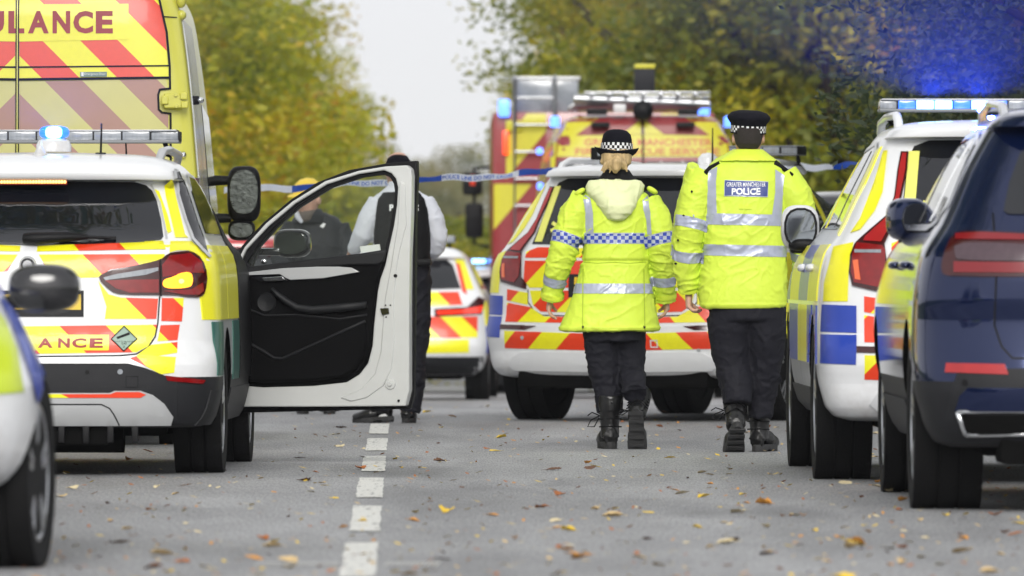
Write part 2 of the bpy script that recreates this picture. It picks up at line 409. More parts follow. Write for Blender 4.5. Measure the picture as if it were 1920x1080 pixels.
strip('ground', lambda Y: -260., lambda Y: 260., -80, 1600, -.02, M_GRASS, 120)
road_l, road_r = (lambda Y: cx_road(Y) - 4.3), (lambda Y: cx_road(Y) + 4.8)
strip('road', road_l, road_r, -60, 700, 0, M_ASPH, 140, 6)
for k in range(-2, 14):                                        # hazard centre line: long marks, short gaps
    ya = 30.5 + 5.4 * k; yb = ya + 3.9; bm = bmesh.new(); rows = []
    random.seed(k + 50)
    for i in range(13):
        Y = ya + (yb - ya) * i / 12; c = cx_road(Y); j = .004
        rows.append([bm.verts.new((c + e * .06 + random.uniform(-j, j), Y + random.uniform(-.05, .05) * (i in (0, 12)), gz(Y) + .004)) for e in (-1, -.33, .33, 1)])
    for a, b in zip(rows[:-1], rows[1:]):
        for q in range(3): bm.faces.new((a[q], a[q + 1], b[q + 1], b[q]))
    o = obj('road_marking', bm, M_LINE); o['kind'] = 'structure'
bm = bmesh.new()                                               # worn hatched scrape across the lane near the camera
for k in range(40):
    x = -.88 + k * .0158; Y = 31.9
    if abs(x - cx_road(Y)) < .075: continue
    vs = [bm.verts.new(p) for p in ((x, Y - .25, .003), (x + .008, Y - .25, .003), (x + .020, Y + .25, .003), (x + .012, Y + .25, .003))]
    bm.faces.new(vs)
o = obj('road_scuff', bm, mat('scuff', (.52, .52, .51), .7, vary=.3)); o['kind'] = 'structure'
for sgn, f in ((-1, road_l), (1, road_r)):
    bm = bmesh.new(); prev = None
    for i in range(60):
        Y = -40 + 330 * i / 59; x = f(Y); z = gz(Y)
        row = [bm.verts.new(p) for p in ((x, Y, z - .05), (x, Y, z + .11), (x + sgn * .015, Y, z + .125), (x + sgn * .125, Y, z + .125), (x + sgn * .125, Y, z - .05))]
        if prev:
            for k in range(4): bm.faces.new((prev[k], prev[k + 1], row[k + 1], row[k]))
        prev = row
    bmesh.ops.recalc_face_normals(bm, faces=bm.faces)
    o = obj('kerb', bm, M_KERB, None, True, 30); o['kind'] = 'structure'
    strip('pavement', (lambda Y, f=f, s=sgn: f(Y) + s * .125 if s > 0 else f(Y) - 2.0), (lambda Y, f=f, s=sgn: f(Y) + 2.0 if s > 0 else f(Y) - .125), -40, 290, .118, M_ASPH, 60, 2)
# ------------------------------------------------------------------ vehicles
def body_mesh(keys, wheels=(), n_rows=56, nside=7, nf=2.8, af=.9):
    """stack of rounded plan outlines. key: z, half width, rear y, rear corner depth, rear exponent, front y"""
    K = np.array(keys, float)
    d = np.sqrt(np.diff(K[:, 0])**2 + (np.diff(K[:, 2]) * .8)**2 + np.diff(K[:, 1])**2 + (np.diff(K[:, 5]) * .25)**2) + 1e-4
    u = np.concatenate([[0], np.cumsum(d)])
    ui = np.unique(np.concatenate([np.linspace(0, u[-1], n_rows), u]))
    A = [pchip(u, K[:, i], ui) for i in range(6)]
    bm = bmesh.new(); rings = []
    TR = np.linspace(0, math.pi, 41)
    for z, w, yr, ar, n, yf in zip(*A):
        pts = []
        for t in TR:                                             # round the rear, right to left
            c, s = math.cos(t), math.sin(t)
            pts.append((w * math.copysign(abs(c)**(2 / n), c), yr + ar - ar * abs(s)**(2 / n)))
        y0, a2 = yr + ar, min(af, (yf - yr) * .4); y1 = yf - a2
        for k in range(1, nside): pts.append((-w, y0 + (y1 - y0) * k / nside))
        for t in np.linspace(math.pi, 0, 31):
            c, s = math.cos(t), math.sin(t)
            pts.append((w * math.copysign(abs(c)**(2 / nf), c), y1 + a2 * abs(s)**(2 / nf)))
        for k in range(1, nside): pts.append((w, y1 + (y0 - y1) * k / nside))
        rings.append([bm.verts.new((x, y, z)) for x, y in pts])
    m = len(rings[0])
    for a, b in zip(rings[:-1], rings[1:]):
        for k in range(m): bm.faces.new((a[k], a[(k + 1) % m], b[(k + 1) % m], b[k]))
    bm.faces.new(rings[0][::-1])
    top = rings[-1]; c = sum((v.co for v in top), Vector()) / m
    cv = bm.verts.new(c + Vector((0, 0, .012)))
    for k in range(m): bm.faces.new((top[k], top[(k + 1) % m], cv))
    bmesh.ops.recalc_face_normals(bm, faces=bm.faces)
    me = bpy.data.meshes.new('body'); bm.to_mesh(me); bm.free()
    if wheels:
        cb = bmesh.new()
        for x, y, r, wd in wheels:
            sg = math.copysign(1, x)
            add_lathe(cb, [(r + .055, x - sg * (wd * .75)), (r + .055, x + sg * .5)], 40, 'x', (0, y, r))
        bmesh.ops.recalc_face_normals(cb, faces=cb.faces)
        cm = bpy.data.meshes.new('cut'); cb.to_mesh(cm); cb.free(); cm.materials.append(M_UNDER)
        me.materials.append(M_WHITE)
        o = bpy.data.objects.new('t', me); q = bpy.data.objects.new('q', cm); COL.objects.link(o); COL.objects.link(q)
        b = o.modifiers.new('b', 'BOOLEAN'); b.object = q; b.operation = 'DIFFERENCE'; b.solver = 'EXACT'
        try: b.material_mode = 'TRANSFER'
        except Exception: pass
        dg = bpy.context.evaluated_depsgraph_get(); dg.update()
        out = bpy.data.meshes.new_from_object(o.evaluated_get(dg))
        bpy.data.objects.remove(o); bpy.data.objects.remove(q); bpy.data.meshes.remove(me); me = out
    me.polygons.foreach_set('use_smooth', [True] * len(me.polygons)); me.set_sharp_from_angle(angle=R(38))
    return me
def set_paint(me, m):
    if len(me.materials): me.materials[0] = m
    else: me.materials.append(m)
def paint_below(me, z, m, z2=-1):
    me.materials.append(m); k = len(me.materials) - 1
    for p in me.polygons:
        if p.material_index == 0 and z2 < p.center.z < z: p.material_index = k
def wheel(parent, x, y, r, w, spokes=5, steer=0, dark=False):
    e = empty('wheel', (x, y, r - .006), parent=parent); sg = math.copysign(1, x); e.rotation_euler.z = steer
    h = w / 2; ri = r * .70
    pr = [(ri, -h * .86), (ri + .012, -h * .95), (r * .86, -h * 1.0), (r * .945, -h * .97), (r * .982, -h * .87), (r * .996, -h * .72)]
    for g in (-.46, -.15, .15, .46):
        gx = g * w
        pr += [(r, gx - .008), (r - .009, gx - .006), (r - .009, gx + .006), (r, gx + .008)]
    pr += [(r * .996, h * .72), (r * .982, h * .87), (r * .945, h * .97), (r * .86, h), (ri + .012, h * .95), (ri, h * .86)]
    lathe('tyre', pr, M_TYRE, e, 48, 'x', angle=28)
    bm = bmesh.new(); fx = sg * h * .80
    add_lathe(bm, [(ri + .002, -sg * h * .8), (ri - .012, 0), (ri - .012, fx * .8), (ri + .004, fx * 1.02), (ri + .01, fx * 1.12), (ri - .006, fx * 1.14), (ri - .022, fx * .95)], 40, 'x')
    for k in range(spokes):
        t = 2 * math.pi * k / spokes + .3
        for dt in (-.13, .13):
            a, b = t + dt * .5, t + dt
            add_tube(bm, [(fx * .80, .05 * math.cos(a), .05 * math.sin(a)), (fx * .98, ri * .55 * math.cos(t + dt * .8), ri * .55 * math.sin(t + dt * .8)), (fx * 1.02, (ri - .01) * math.cos(b), (ri - .01) * math.sin(b))], [(.022, .016), (.020, .014), (.016, .012)], 8, (1, 0, 0))
    add_lathe(bm, [(.0, fx * .6), (.075, fx * .62), (.07, fx * .92), (.035, fx * 1.0), (0, fx * 1.0)], 24, 'x')
    bmesh.ops.recalc_face_normals(bm, faces=bm.faces)
    obj('rim', bm, M_ALLOY, e, True, 35)
    lathe('brake_disc', [(ri * .35, fx * .2), (ri * .86, fx * .2), (ri * .86, fx * .28), (ri * .35, fx * .28)], M_BRAKE, e, 32, 'x')
    return e
def blob(name, c, s, m, parent=None, n=3., seg=24, rings=16, rot=None):
    bm = bmesh.new(); rows = []
    f = lambda v: math.copysign(abs(v)**(2 / n), v)
    for i in range(rings + 1):
        p = -math.pi / 2 + math.pi * i / rings
        rows.append([bm.verts.new((f(math.cos(p)) * f(math.cos(2 * math.pi * k / seg)) * s[0], f(math.cos(p)) * f(math.sin(2 * math.pi * k / seg)) * s[1], f(math.sin(p)) * s[2])) for k in range(seg)])
    for a, b in zip(rows[:-1], rows[1:]):
        for k in range(seg): bm.faces.new((a[k], a[(k + 1) % seg], b[(k + 1) % seg], b[k]))
    bmesh.ops.remove_doubles(bm, verts=bm.verts, dist=1e-5)
    if rot is not None: bmesh.ops.rotate(bm, verts=bm.verts, cent=(0, 0, 0), matrix=rot)
    bmesh.ops.translate(bm, verts=bm.verts, vec=c)
    bmesh.ops.recalc_face_normals(bm, faces=bm.faces)
    return obj(name, bm, m, parent, True, 60)
def arc(cx, cz, r, n=20, rz=None): return [(cx + r * math.cos(2 * math.pi * k / n), cz + (rz or r) * math.sin(2 * math.pi * k / n)) for k in range(n)]
def asterisk(cx, cz, r, w):
    out = []
    for k in range(3):
        a = math.pi * k / 3 + math.pi / 2; c, s = math.cos(a), math.sin(a)
        out.append([(cx + c * r - s * w, cz + s * r + c * w), (cx - c * r - s * w, cz - s * r + c * w), (cx - c * r + s * w, cz - s * r - c * w), (cx + c * r + s * w, cz + s * r - c * w)])
    return out
def lightbar(parent, cx, y, z, width, lit, h=.066, dep=.22, spots=(), nseg=7, power=60, rake=0):
    """row of lens blocks in a low housing on two feet; lit: indices of glowing blocks"""
    e = empty('light_bar', (cx, y, z), parent=parent)
    box('housing', (0, 0, .006), (width, dep, .014), mat('grey_housing', (.16, .17, .18), .4), e)
    box('housing_top', (0, 0, h - .004), (width * .985, dep * .92, .010), mat('housing_grey_lens', (.17, .18, .20), .2, coat=.5), e)
    sw = width / nseg
    for k in range(nseg):
        x = -width / 2 + sw * (k + .5)
        m = M_BLUE_ON if k in lit else (M_BLUE_HALO if any(abs(k - j) == 1 for j in lit) else M_LENS)  # blocks beside lit ones glow too, painting the lamps' blue halo
        box('lamp_lens', (x, 0, .012 + (h - .02) / 2), (sw - .006, dep * (.98 if 0 < k < nseg - 1 else .8), h - .022), m, e, bev=.006)
        box('lens_divider', (x + sw / 2 - .001, 0, h / 2), (.006, dep * .9, h - .016), M_GREYTRIM, e, bev=.001)
    for s in (-1, 1):
        tube('mounting_foot', [(s * width * .44, 0, .002), (s * width * .455, 0, -.05), (s * width * .45, 0, -.07)], [.012, .016, .035], M_BLK, e, 10)
    for sx, az, pw in spots:
        ld = bpy.data.lights.new('blue_beacon', 'SPOT'); ld.energy = pw; ld.color = (.02, .07, 1); ld.spot_size = R(56) if math.cos(az) > 0 else R(164); ld.spot_blend = .25; ld.shadow_soft_size = .02
        lo = bpy.data.objects.new('blue_beacon', ld); COL.objects.link(lo); lo.parent = e
        lo.location = (sx, -.02, h + .012); lo.rotation_euler = (R(168), 0, az)
    return e
def numberplate(body, parent, z0, z1, hw=.26, txt='PN71 FKD'):
    patch('number_plate', rect(-hw, z0, hw, z1), body, 'rear', M_PLATE, parent, off=.008)

# --- 1  silver-white ambulance estate with its driver's door open (left, sharp)
def build_bmw():
    Y = 45.7; s = F / Y; cx = 50
    root = empty('ambulance_car', (X_at(cx, Y), Y, 0), -R(1.3))
    tag(root, 'white ambulance car with red and yellow chevrons, amber indicator lit and front door open', 'ambulance car')
    L = lambda pts: [((x - cx) / s, 1 + (HZ - y) / s) for x, y in pts]
    wh = [(.80, .93, .335, .24), (-.80, .93, .335, .24), (.80, 3.60, .335, .24), (-.80, 3.60, .335, .24)]
    keys = [(.235, .80, .12, .35, 3.4, 4.2), (.25, .87, .05, .4, 3.4, 4.3), (.30, .90, .02, .42, 3.3, 4.35), (.36, .915, .008, .42, 3.3, 4.38), (.44, .93, .0, .42, 3.3, 4.4), (.485, .933, 0, .42, 3.3, 4.41), (.54, .935, 0, .42, 3.3, 4.42), (.60, .935, .02, .42, 3.3, 4.42),
            (.66, .935, .05, .42, 3.3, 4.40), (.80, .93, .06, .42, 3.3, 4.35), (.95, .925, .07, .42, 3.3, 4.15), (1.04, .915, .08, .40, 3.3, 3.75), (1.10, .895, .11, .38, 3.2, 3.45), (1.135, .87, .16, .36, 3.2, 3.25), (1.16, .855, .21, .34, 3.2, 3.15),
            (1.30, .80, .33, .32, 3.2, 2.85), (1.42, .755, .42, .32, 3.2, 2.55), (1.447, .74, .43, .32, 3.2, 2.5), (1.456, .735, .33, .32, 3.2, 2.45), (1.49, .715, .31, .32, 3.1, 2.35), (1.53, .68, .34, .34, 3, 2.2), (1.56, .63, .42, .4, 2.8, 2.05), (1.582, .53, .60, .45, 2.6, 1.9), (1.592, .40, .8, .45, 2.5, 1.75)]
    me = body_mesh(keys, wh); set_paint(me, M_WHITE); paint_below(me, .484, M_GREYTRIM); body = link('body', me, root); B = bvh_of(me)
    for x, y, r, w in wh: wheel(root, x * 1.0, y, r, w)
    # black lower bumper, silver skid plate, underside
    half = L([(50, 682), (240, 682), (272, 690), (312, 706), (330, 709), (330, 790), (50, 790)])
    def sym(p): return [q for q in p] + [(-x, z) for x, z in p[::-1]]
    patch('lower_bumper', sym(half), B, 'rear', M_GREYTRIM, root, off=.006)
    sk = rnd(L([(50, 736), (205, 736), (215, 732), (268, 732), (296, 748), (322, 776), (318, 793), (50, 793)]), 1)
    sk[0] = (0, sk[0][1])
    patch('skid_plate', sym(L([(50, 736), (205, 736), (215, 732), (262, 732), (285, 740), (305, 756), (321, 780), (316, 794), (50, 794)])), B, 'rear', M_SILVER, root, off=.020)
    ev, od = stripes(L([(52, 738), (207, 738), (217, 734), (260, 734), (272, 739), (262, 745), (52, 745)]), .5, .30, .19)
    two('bumper_stripe', ev + mirror(ev), od + mirror(od), B, 'rear', M_YEL, M_RED, root, off=.024)
    seam(L([(50, 757), (190, 757), (205, 764), (216, 780), (222, 792)]), B, root, off=.0225, w=.006)
    box('exhaust_valance', (-.2, .32, .20), (1.2, .5, .10), M_UNDER, root, bev=.02)
    for k in range(10): box('valance_rib', (-.55 + k * .12, -.0 + .02, .205), (.03, .04, .08), M_BLK, root, bev=.004)
    box('underside', (0, 2.2, .27), (1.35, 3.6, .16), M_UNDER, root, bev=.03)
    tube('silencer', [(-.45, .45, .19), (.45, .45, .19)], .085, M_UNDER, root, 14)
    patch('rear_reflector', L([(308, 704), (380, 713), (376, 720), (312, 714)]), B, 'rear', M_LAMP, root, off=.010)
    patch('rear_reflector', mirror([L([(308, 704), (380, 713), (376, 720), (312, 714)])]), B, 'rear', M_LAMP, root, off=.010)
    patch('parking_sensor', [arc(*L([(225, 697)])[0], .013)], B, 'rear', M_LENS, root, off=.012)
    patch('parking_sensor', [arc(*L([(164, 698)])[0], .011)], B, 'rear', M_BLK, root, off=.010)
    patch('tow_cover', line_poly(L([(236, 706), (258, 706), (258, 726), (236, 726), (236, 706)]), .004), B, 'rear', M_BLK, root, off=.0075, skirt=False)
    # rear window, upper dark band, wiper
    win = L([(50, 339), (240, 340), (262, 346), (274, 356), (284, 376), (294, 412), (300, 444), (296, 450), (262, 455), (160, 459), (50, 460)])
    patch('rear_window', sym(win), B, 'rear', M_GLASS, root, off=.004, grid=.06)
    p2 = L([(278, 354), (287, 358), (306, 405), (314, 434), (308, 438), (299, 420), (290, 384)])
    for q in (L([(296, 348), (311, 334), (316, 360), (329, 405), (339, 440), (345, 446), (322, 446), (312, 410), (300, 368)]), L([(314, 453), (352, 453), (378, 478), (366, 478), (350, 470), (328, 470), (314, 474)])):
        for pp in (q, mirror([q])[0]): patch('pillar_livery', pp, B, 'rear', M_YEL, root, off=.005)
    qw = L([(314, 320), (322, 322), (341, 368), (359, 418), (378, 464), (384, 482), (372, 470), (353, 450), (338, 415), (321, 366)])
    for pp in (qw, mirror([qw])[0]):
        patch('quarter_window', pp, B, 'rear', M_GLASS, root, off=.011, grid=.018, deep=.8); patch('window_trim', line_poly(pp[:-5] if False else [pp[1], pp[0], pp[9], pp[8], pp[7], pp[6], pp[5]], .012), B, 'rear', M_SILVER, root, off=.014, grid=.02, deep=.4)
    for pp in (p2, mirror([p2])[0]): patch('pillar_panel', pp, B, 'rear', M_YEL, root, off=.006)
    seam(L([(272, 347), (289, 380), (301, 425), (306, 447)]), B, root, off=.008, w=.010, m=M_SILVER, name='window_trim')
    bm = bmesh.new(); (x0, z0), (x1, z1), (x2, z2) = L([(42, 447), (160, 444), (213, 446)])
    add_tube(bm, [(x0, .14, z0), (x0 + .05, .12, z0), (x1 - .1, .16, z1), (x1, .17, z1)], [(.026, .026), (.030, .030), (.026, .024), (.012, .012)], 12)
    add_tube(bm, [(x1 - .02, .175, z1), (x2, .20, z2)], [.008, .007], 8); add_box(bm, (x2 - .03, .2, z2), (.06, .02, .016))
    bmesh.ops.recalc_face_normals(bm, faces=bm.faces); obj('wiper', bm, M_BLK, root, True, 40)
    (bx, bz), _ = L([(117, 340), (0, 0)])
    box('brake_light', (0, .36, bz), (bx * 2, .04, .028), M_LAMP, root)
    for k in range(24): blob('brake_diode', ((-bx + .012) + k * (2 * bx - .024) / 23, .342, bz), (.0085, .006, .0085), M_LEDDOT, root, 2, 8, 6)
    # chevrons on tailgate
    up = L([(66, 462), (300, 452), (307, 468), (66, 472)])
    chevrons(up, B, .23, 1.352, root, M_RED, M_YEL, name='ledge_stripes')
    mid = L([(70, 478), (306, 477), (303, 484), (284, 494), (205, 505), (182, 520), (150, 521), (135, 513), (88, 508)])
    chevrons(mid, B, .23, 1.352, root, M_RED, M_YEL, name='tailgate_stripes')
    low = L([(182, 526), (202, 552), (225, 558), (294, 560), (291, 598), (195, 598), (198, 575)])
    chevrons(low, B, .23, 1.352, root, M_RED, M_YEL, name='lamp_stripes')
    strip = L([(50, 612), (292, 609), (288, 628), (276, 650), (255, 661), (50, 664)])
    chevrons(strip, B, .23, 1.352, root, M_RED, M_YEL, name='lower_stripes')
    for q, (a, b) in {'upper': ([(301, 559), (341, 559), (338, 603), (300, 602)], .24), 'mid': ([(299, 610), (334, 609), (330, 638), (293, 640)], .28), 'low': ([(282, 647), (330, 642), (330, 662), (270, 672), (255, 668), (262, 662)], .24), 'toe': ([(243, 672), (262, 666), (328, 670), (325, 699), (300, 702), (275, 688)], .24)}.items():
        chevrons(L(a), B, .23, 1.352, root, M_RED, M_YEL, name='bumper_stripes')
    # lettering panel
    tx = L([(50, 628), (203, 628), (203, 658), (50, 658)])
    patch('letter_panel', sym(tx[:2][::1] + tx[2:]), B, 'rear', M_YEL, root, off=.0065)
    for ch, a, b in (('A', 70, 98), ('N', 108, 130), ('C', 134, 161), ('E', 167, 192)):
        (a0, z0), (b0, z1) = L([(a, 650), (b, 626)])
        patch('letter', fit(text_polys(ch, .1, .004), a0, b0, z0 - .01, z1 - .022), B, 'rear', M_MAROON, root, off=.009, grid=.2, skirt=False)
    for ch, a, b in (('L', -90 + 52, -70 + 52), ('U', -0 - 20 - 10, -2), ('B', 8, 30), ('M', -112, -84), ('A', -150, -120)): pass
    d = L([(231, 612), (255, 636), (231, 660), (207, 636)])
    patch('gas_diamond', d, B, 'rear', mat('pale_green_label', (.25, .36, .30), .5), root, off=.0085)
    seam(d + d[:1], B, root, off=.0105, w=.005, both=False, name='diamond_border')
    patch('diamond_cylinder', line_poly(L([(219, 634), (240, 626)]), .012), B, 'rear', M_BLK, root, off=.0105, skirt=False)
    for t, y, w in (('COMPRESSED', 641, 34), ('GAS', 645.5, 10), ('2', 652, 4)):
        (a, z0), (b, z1) = L([(231 - w / 2, y + 2), (231 + w / 2, y - 2)])
        patch('diamond_letters', fit(text_polys(t, .03), a, b, z0, z1), B, 'rear', M_BLK, root, off=.0105, grid=.3, skirt=False)
    # lamps
    lam = L([(181, 522), (192, 512), (215, 505), (297, 490), (310, 478), (330, 474), (352, 473), (372, 486), (381, 515), (378, 548), (370, 558), (344, 557), (325, 553), (225, 553), (205, 546)])
    for sg in (1, -1):
        P = lambda q: q if sg == 1 else mirror([q])[0]
        la = patch('tail_lamp', P(rnd(lam, 1)), B, 'rear', M_LAMPD, root, off=.014)
        q1 = L([(195, 526), (215, 541), (240, 549), (294, 549), (294, 524)]); q2 = L([(301, 520), (300, 498), (314, 482), (350, 478), (370, 492), (374, 512), (352, 512)]); q4 = L([(302, 546), (352, 543), (372, 530), (374, 546), (366, 553), (342, 553)])
        patch('lamp_lens', [P(q1), P(q4), P(q2)], B, 'rear', M_LAMP, la, off=.018)
        patch('lamp_strip', P(L([(192, 521), (218, 514), (293, 502), (293, 508), (270, 516), (196, 526)])), B, 'rear', M_LENS, la, off=.020)
        patch('indicator_lens', P(rnd(L([(301, 525), (320, 520), (333, 512), (352, 510), (355, 530), (348, 541), (302, 542)]), 2)), B, 'rear', M_AMBER_ON if sg == 1 else M_LAMP, la, off=.021)
        if sg == 1: patch('indicator_bulb', arc(*L([(334, 528)])[0], .012), B, 'rear', M_LEDDOT, la, off=.024)
        seam([P(L([(297, 490), (298, 555)]))[0], P(L([(297, 490), (298, 555)]))[1]], B, la, off=.0225, w=.008, both=False, name='lamp_joint')
    seam(L([(297, 556), (294, 605), (289, 632), (276, 652), (255, 664), (225, 667), (50, 669)]), B, root, w=.007, name='tailgate_gap')
    # badge, plate
    (gx, gz_), = L([(50, 497)])
    def bg(name, r, m, off): return lathe(name, [(0, -off - .008), (r * .9, -off - .008), (r, -off), (r, .03)], m, root, 28, 'y', (0, .075, gz_))
    bg('badge', .043, M_SILVER, .012); bg('badge_ring', .037, M_GLOSSBLK, .016); bg('badge_centre', .026, M_CHROME, .020)
    patch('plate_recess', rect(-.33, L([(0, 594)])[0][1], .275, L([(0, 545)])[0][1]), B, 'rear', M_GREYTRIM, root, off=.006)
    numberplate(B, root, L([(0, 581)])[0][1], L([(0, 552)])[0][1], .262)
    # roof furniture
    lightbar(root, 0, 1.75, 1.655, 1.30, (), nseg=9, dep=.25)
    for sg in (-1, 1): tube('roof_rail', [(sg * .60, .75, 1.55), (sg * .615, .85, 1.60), (sg * .62, 1.3, 1.615), (sg * .615, 2.2, 1.60), (sg * .60, 2.35, 1.56)], [(.02, .02), (.024, .02), (.024, .02), (.024, .02), (.02, .02)], M_SILVER, root, 12)
    e = empty('roof_beacon', (.065, .95, 1.60), parent=root)
    lathe('beacon_base', [(0, 0), (.088, 0), (.088, .035), (.075, .058), (.05, .066), (0, .066)], M_WHITE, e)
    blob('beacon_lamp', (0, 0, .098), (.042, .042, .03), M_BLUE_ON, e, 3); blob('beacon_lens', (0, .03, .098), (.075, .04, .034), M_BLUE_HALO, e, 3)
    ld = bpy.data.lights.new('blue_beacon', 'SPOT'); ld.energy = 5000; ld.color = (.02, .08, 1); ld.shadow_soft_size = .04; ld.spot_size = R(150); ld.spot_blend = .25; lo = bpy.data.objects.new('blue_beacon', ld); COL.objects.link(lo); lo.parent = e; lo.location = (0, -.05, .10); lo.rotation_euler = (R(165), 0, R(180))
    bm = bmesh.new(); add_loft(bm, [((0, 0, 0), .045, .10), ((0, .01, .015), .03, .08), ((0, .03, .05), .010, .04), ((0, .045, .075), .004, .02)], 16); bmesh.ops.recalc_face_normals(bm, faces=bm.faces)
    fin = obj('aerial_fin', bm, M_WHITE, root); fin.location = (.02, .62, 1.575)
    e2 = empty('whip_aerial', (.31, .8, 1.57), parent=root)
    box('aerial_base', (0, 0, .012), (.05, .07, .026), M_BLK, e2); tube('aerial_rod', [(0, 0, .02), (.004, 0, .17)], [.006, .004], M_BLK, e2, 8)
    tube('aerial_rod', [(.36 - .31 + .02, .9, .02), (.375 - .31, .9, .14)], [.005, .003], M_BLK, e2, 8)
    # right-hand side: glass, yellow and green blocks, door aperture
    for side, sg in (('right', 1), ('left', -1)):
        patch('side_window', [(.60, 1.19), (.74, 1.40), (1.2, 1.475), (2.3, 1.45), (2.75, 1.25), (2.85, 1.19)], B, side, M_GLASS, root, off=.005)
        seam([(.9, 1.44), (1.2, 1.487), (2.3, 1.462)], B, root, side, .018, M_SILVER, False, .006, 'window_trim')
        for y0, y1 in ((.20, .98), (1.0, 2.0)): patch('side_livery', rect(y0, .765, y1, 1.13), B, side, M_YEL, root, off=.005, deep=.3)
        patch('side_livery', rect(.25, .49, .50, .755), B, side, M_GREEN, root, off=.005, deep=.3)
        patch('side_livery', rect(1.42, .46, 2.0, .755), B, side, M_GREEN, root, off=.005, deep=.3)
        patch('sill_trim', rect(.2, .25, 4.1, .42), B, side, M_GREYTRIM, root, off=.006, deep=.3)
    patch('door_aperture', [(2.02, .46), (2.02, 1.15), (2.2, 1.42), (2.45, 1.44), (2.9, 1.2), (3.12, 1.1), (3.12, .46)], B, 'right', M_BLK, root, off=.010)
    # rear-side pillar livery visible from behind
    return root
BMW = build_bmw()
# --- its open front door (hinged on the car: part of the car)
def build_door():
    Yd = 48.85; s = F / Yd; hx, hy = 437, 0
    hinge = Vector((X_at(hx, Yd), Yd, 0)); loc = BMW.matrix_basis.inverted() @ hinge
    e = empty('front_door', loc, parent=BMW); th = R(-14); e.rotation_euler.z = th - BMW.rotation_euler.z
    k = 1 / math.cos(th)
    D = lambda pts: [((x - hx) / s * k, 1 + (HZ - y) / s) for x, y in pts]
    M_DOORW = mat('door_white', (.53, .54, .53), .35, coat=.3, vary=.06)
    M_PANEL = mat('door_trim_black', (.0028, .0028, .0032), .65, vary=.2, bump=.25, bscale=350, spec=.07)
    M_SOFT = mat('door_trim_grey', (.011, .0115, .013), .5, vary=.15, bump=.2, bscale=300, spec=.25)
    out_b = D([(424, 775), (421, 640), (419, 497), (455, 452), (487, 418), (540, 374), (590, 342), (650, 319), (725, 306), (777, 302), (778, 330), (774, 420), (773, 560), (771, 740), (764, 766), (600, 770)])
    out_w = D([(443, 763), (438, 690), (435, 600), (434, 510), (444, 493), (460, 463), (500, 419), (550, 378), (612, 340), (675, 321), (725, 313), (764, 311), (772, 318), (774, 332), (773, 400), (770, 480), (769, 560), (769, 730), (762, 760), (600, 762)])
    inn = D([(447, 502), (463, 468), (505, 424), (555, 382), (615, 346), (675, 327), (722, 320), (736, 326), (744, 336), (748, 352), (746, 385), (740, 425), (732, 460), (724, 497), (715, 522), (710, 545), (703, 608), (700, 648), (692, 680), (676, 701), (652, 716), (590, 723), (495, 726), (466, 724), (452, 718), (444, 704), (440, 680), (439, 654), (441, 556)])
    glass = D([(462, 492), (480, 464), (512, 428), (558, 388), (617, 352), (676, 333), (718, 328), (731, 333), (738, 345), (740, 358), (736, 400), (729, 440), (722, 468), (670, 476), (525, 493), (470, 500)])
    skin_h = D([(466, 500), (480, 464), (512, 428), (558, 388), (617, 352), (676, 333), (718, 328), (731, 333), (738, 345), (740, 358), (736, 400), (729, 440), (722, 474), (670, 484), (525, 500)])
    plate('outer_skin', out_b, [skin_h], .060, .05, M_BLK, e, .006)
    plate('inner_frame', out_w, [inn], -.012, .07, M_DOORW, e, .010)
    # recessed shut-face step down the latch side
    st = D([(752, 340), (762, 345), (765, 420), (752, 470), (745, 510), (741, 560), (742, 640), (737, 690), (722, 722), (690, 745), (660, 752), (640, 745), (680, 728), (705, 700), (716, 660), (724, 560), (735, 500), (748, 420)])
    plate('shut_face', st, [], -.020, .014, M_DOORW, e, .006)
    seal = [(x * .985 + .002, z) for x, z in inn]
    plate('window_seal', inn, [glass], .012, .03, M_BLK, e, .003)
    plate('trim_panel', D([(447, 504), (525, 495), (670, 478), (727, 471), (722, 500), (713, 524), (708, 548), (701, 608), (698, 648), (690, 679), (674, 699), (651, 713), (590, 720), (495, 723), (468, 721), (454, 715), (446, 702), (442, 680), (441, 654), (443, 556)]), [], -.030, .05, M_PANEL, e, .012)
    plate('belt_rail', D([(449, 512), (447, 503), (525, 494), (670, 477), (728, 469), (724, 490), (712, 497), (660, 497), (540, 506), (460, 514)]), [], -.044, .03, M_SOFT, e, .008)
    plate('trim_strip', D([(464, 511), (535, 503), (600, 500), (640, 500), (664, 502), (679, 510), (662, 513), (610, 522), (550, 525), (541, 521), (530, 514), (470, 516)]), [], -.050, .02, M_SILVER, e, .003)
    plate('door_handle', D([(497, 521), (535, 518), (541, 524), (536, 526), (500, 527)]), [], -.060, .02, M_CHROME, e, .003)
    plate('handle_recess', D([(474, 518), (500, 516), (532, 516), (544, 526), (520, 530), (488, 528)]), [], -.034, .01, M_GLOSSBLK, e, .002)
    (sx, sz), = D([(503, 567)])
    lathe('speaker_grille', [(0, -.036), (.035, -.038), (.046, -.042), (.052, -.036), (.052, -.02)], M_SOFT, e, 28, 'y', (sx, 0, sz))
    bm = bmesh.new(); a = D([(515, 541), (526, 552), (540, 563), (562, 577), (592, 581), (640, 577), (693, 571)])
    add_tube(bm, [(x, -.052, z) for x, z in a], [(.010, .020), (.016, .022), (.018, .020), (.020, .020), (.022, .018), (.022, .017), (.018, .015)], 12, (0, 1, 0)); bmesh.ops.recalc_face_normals(bm, faces=bm.faces)
    obj('armrest', bm, M_SOFT, e)
    plate('map_pocket', D([(443, 654), (478, 646), (500, 658), (519, 670), (536, 671), (600, 642), (657, 616), (691, 601), (694, 640), (688, 668), (674, 690), (650, 706), (590, 714), (495, 717), (462, 714), (448, 700)]), [], -.056, .03, M_PANEL, e, .014)
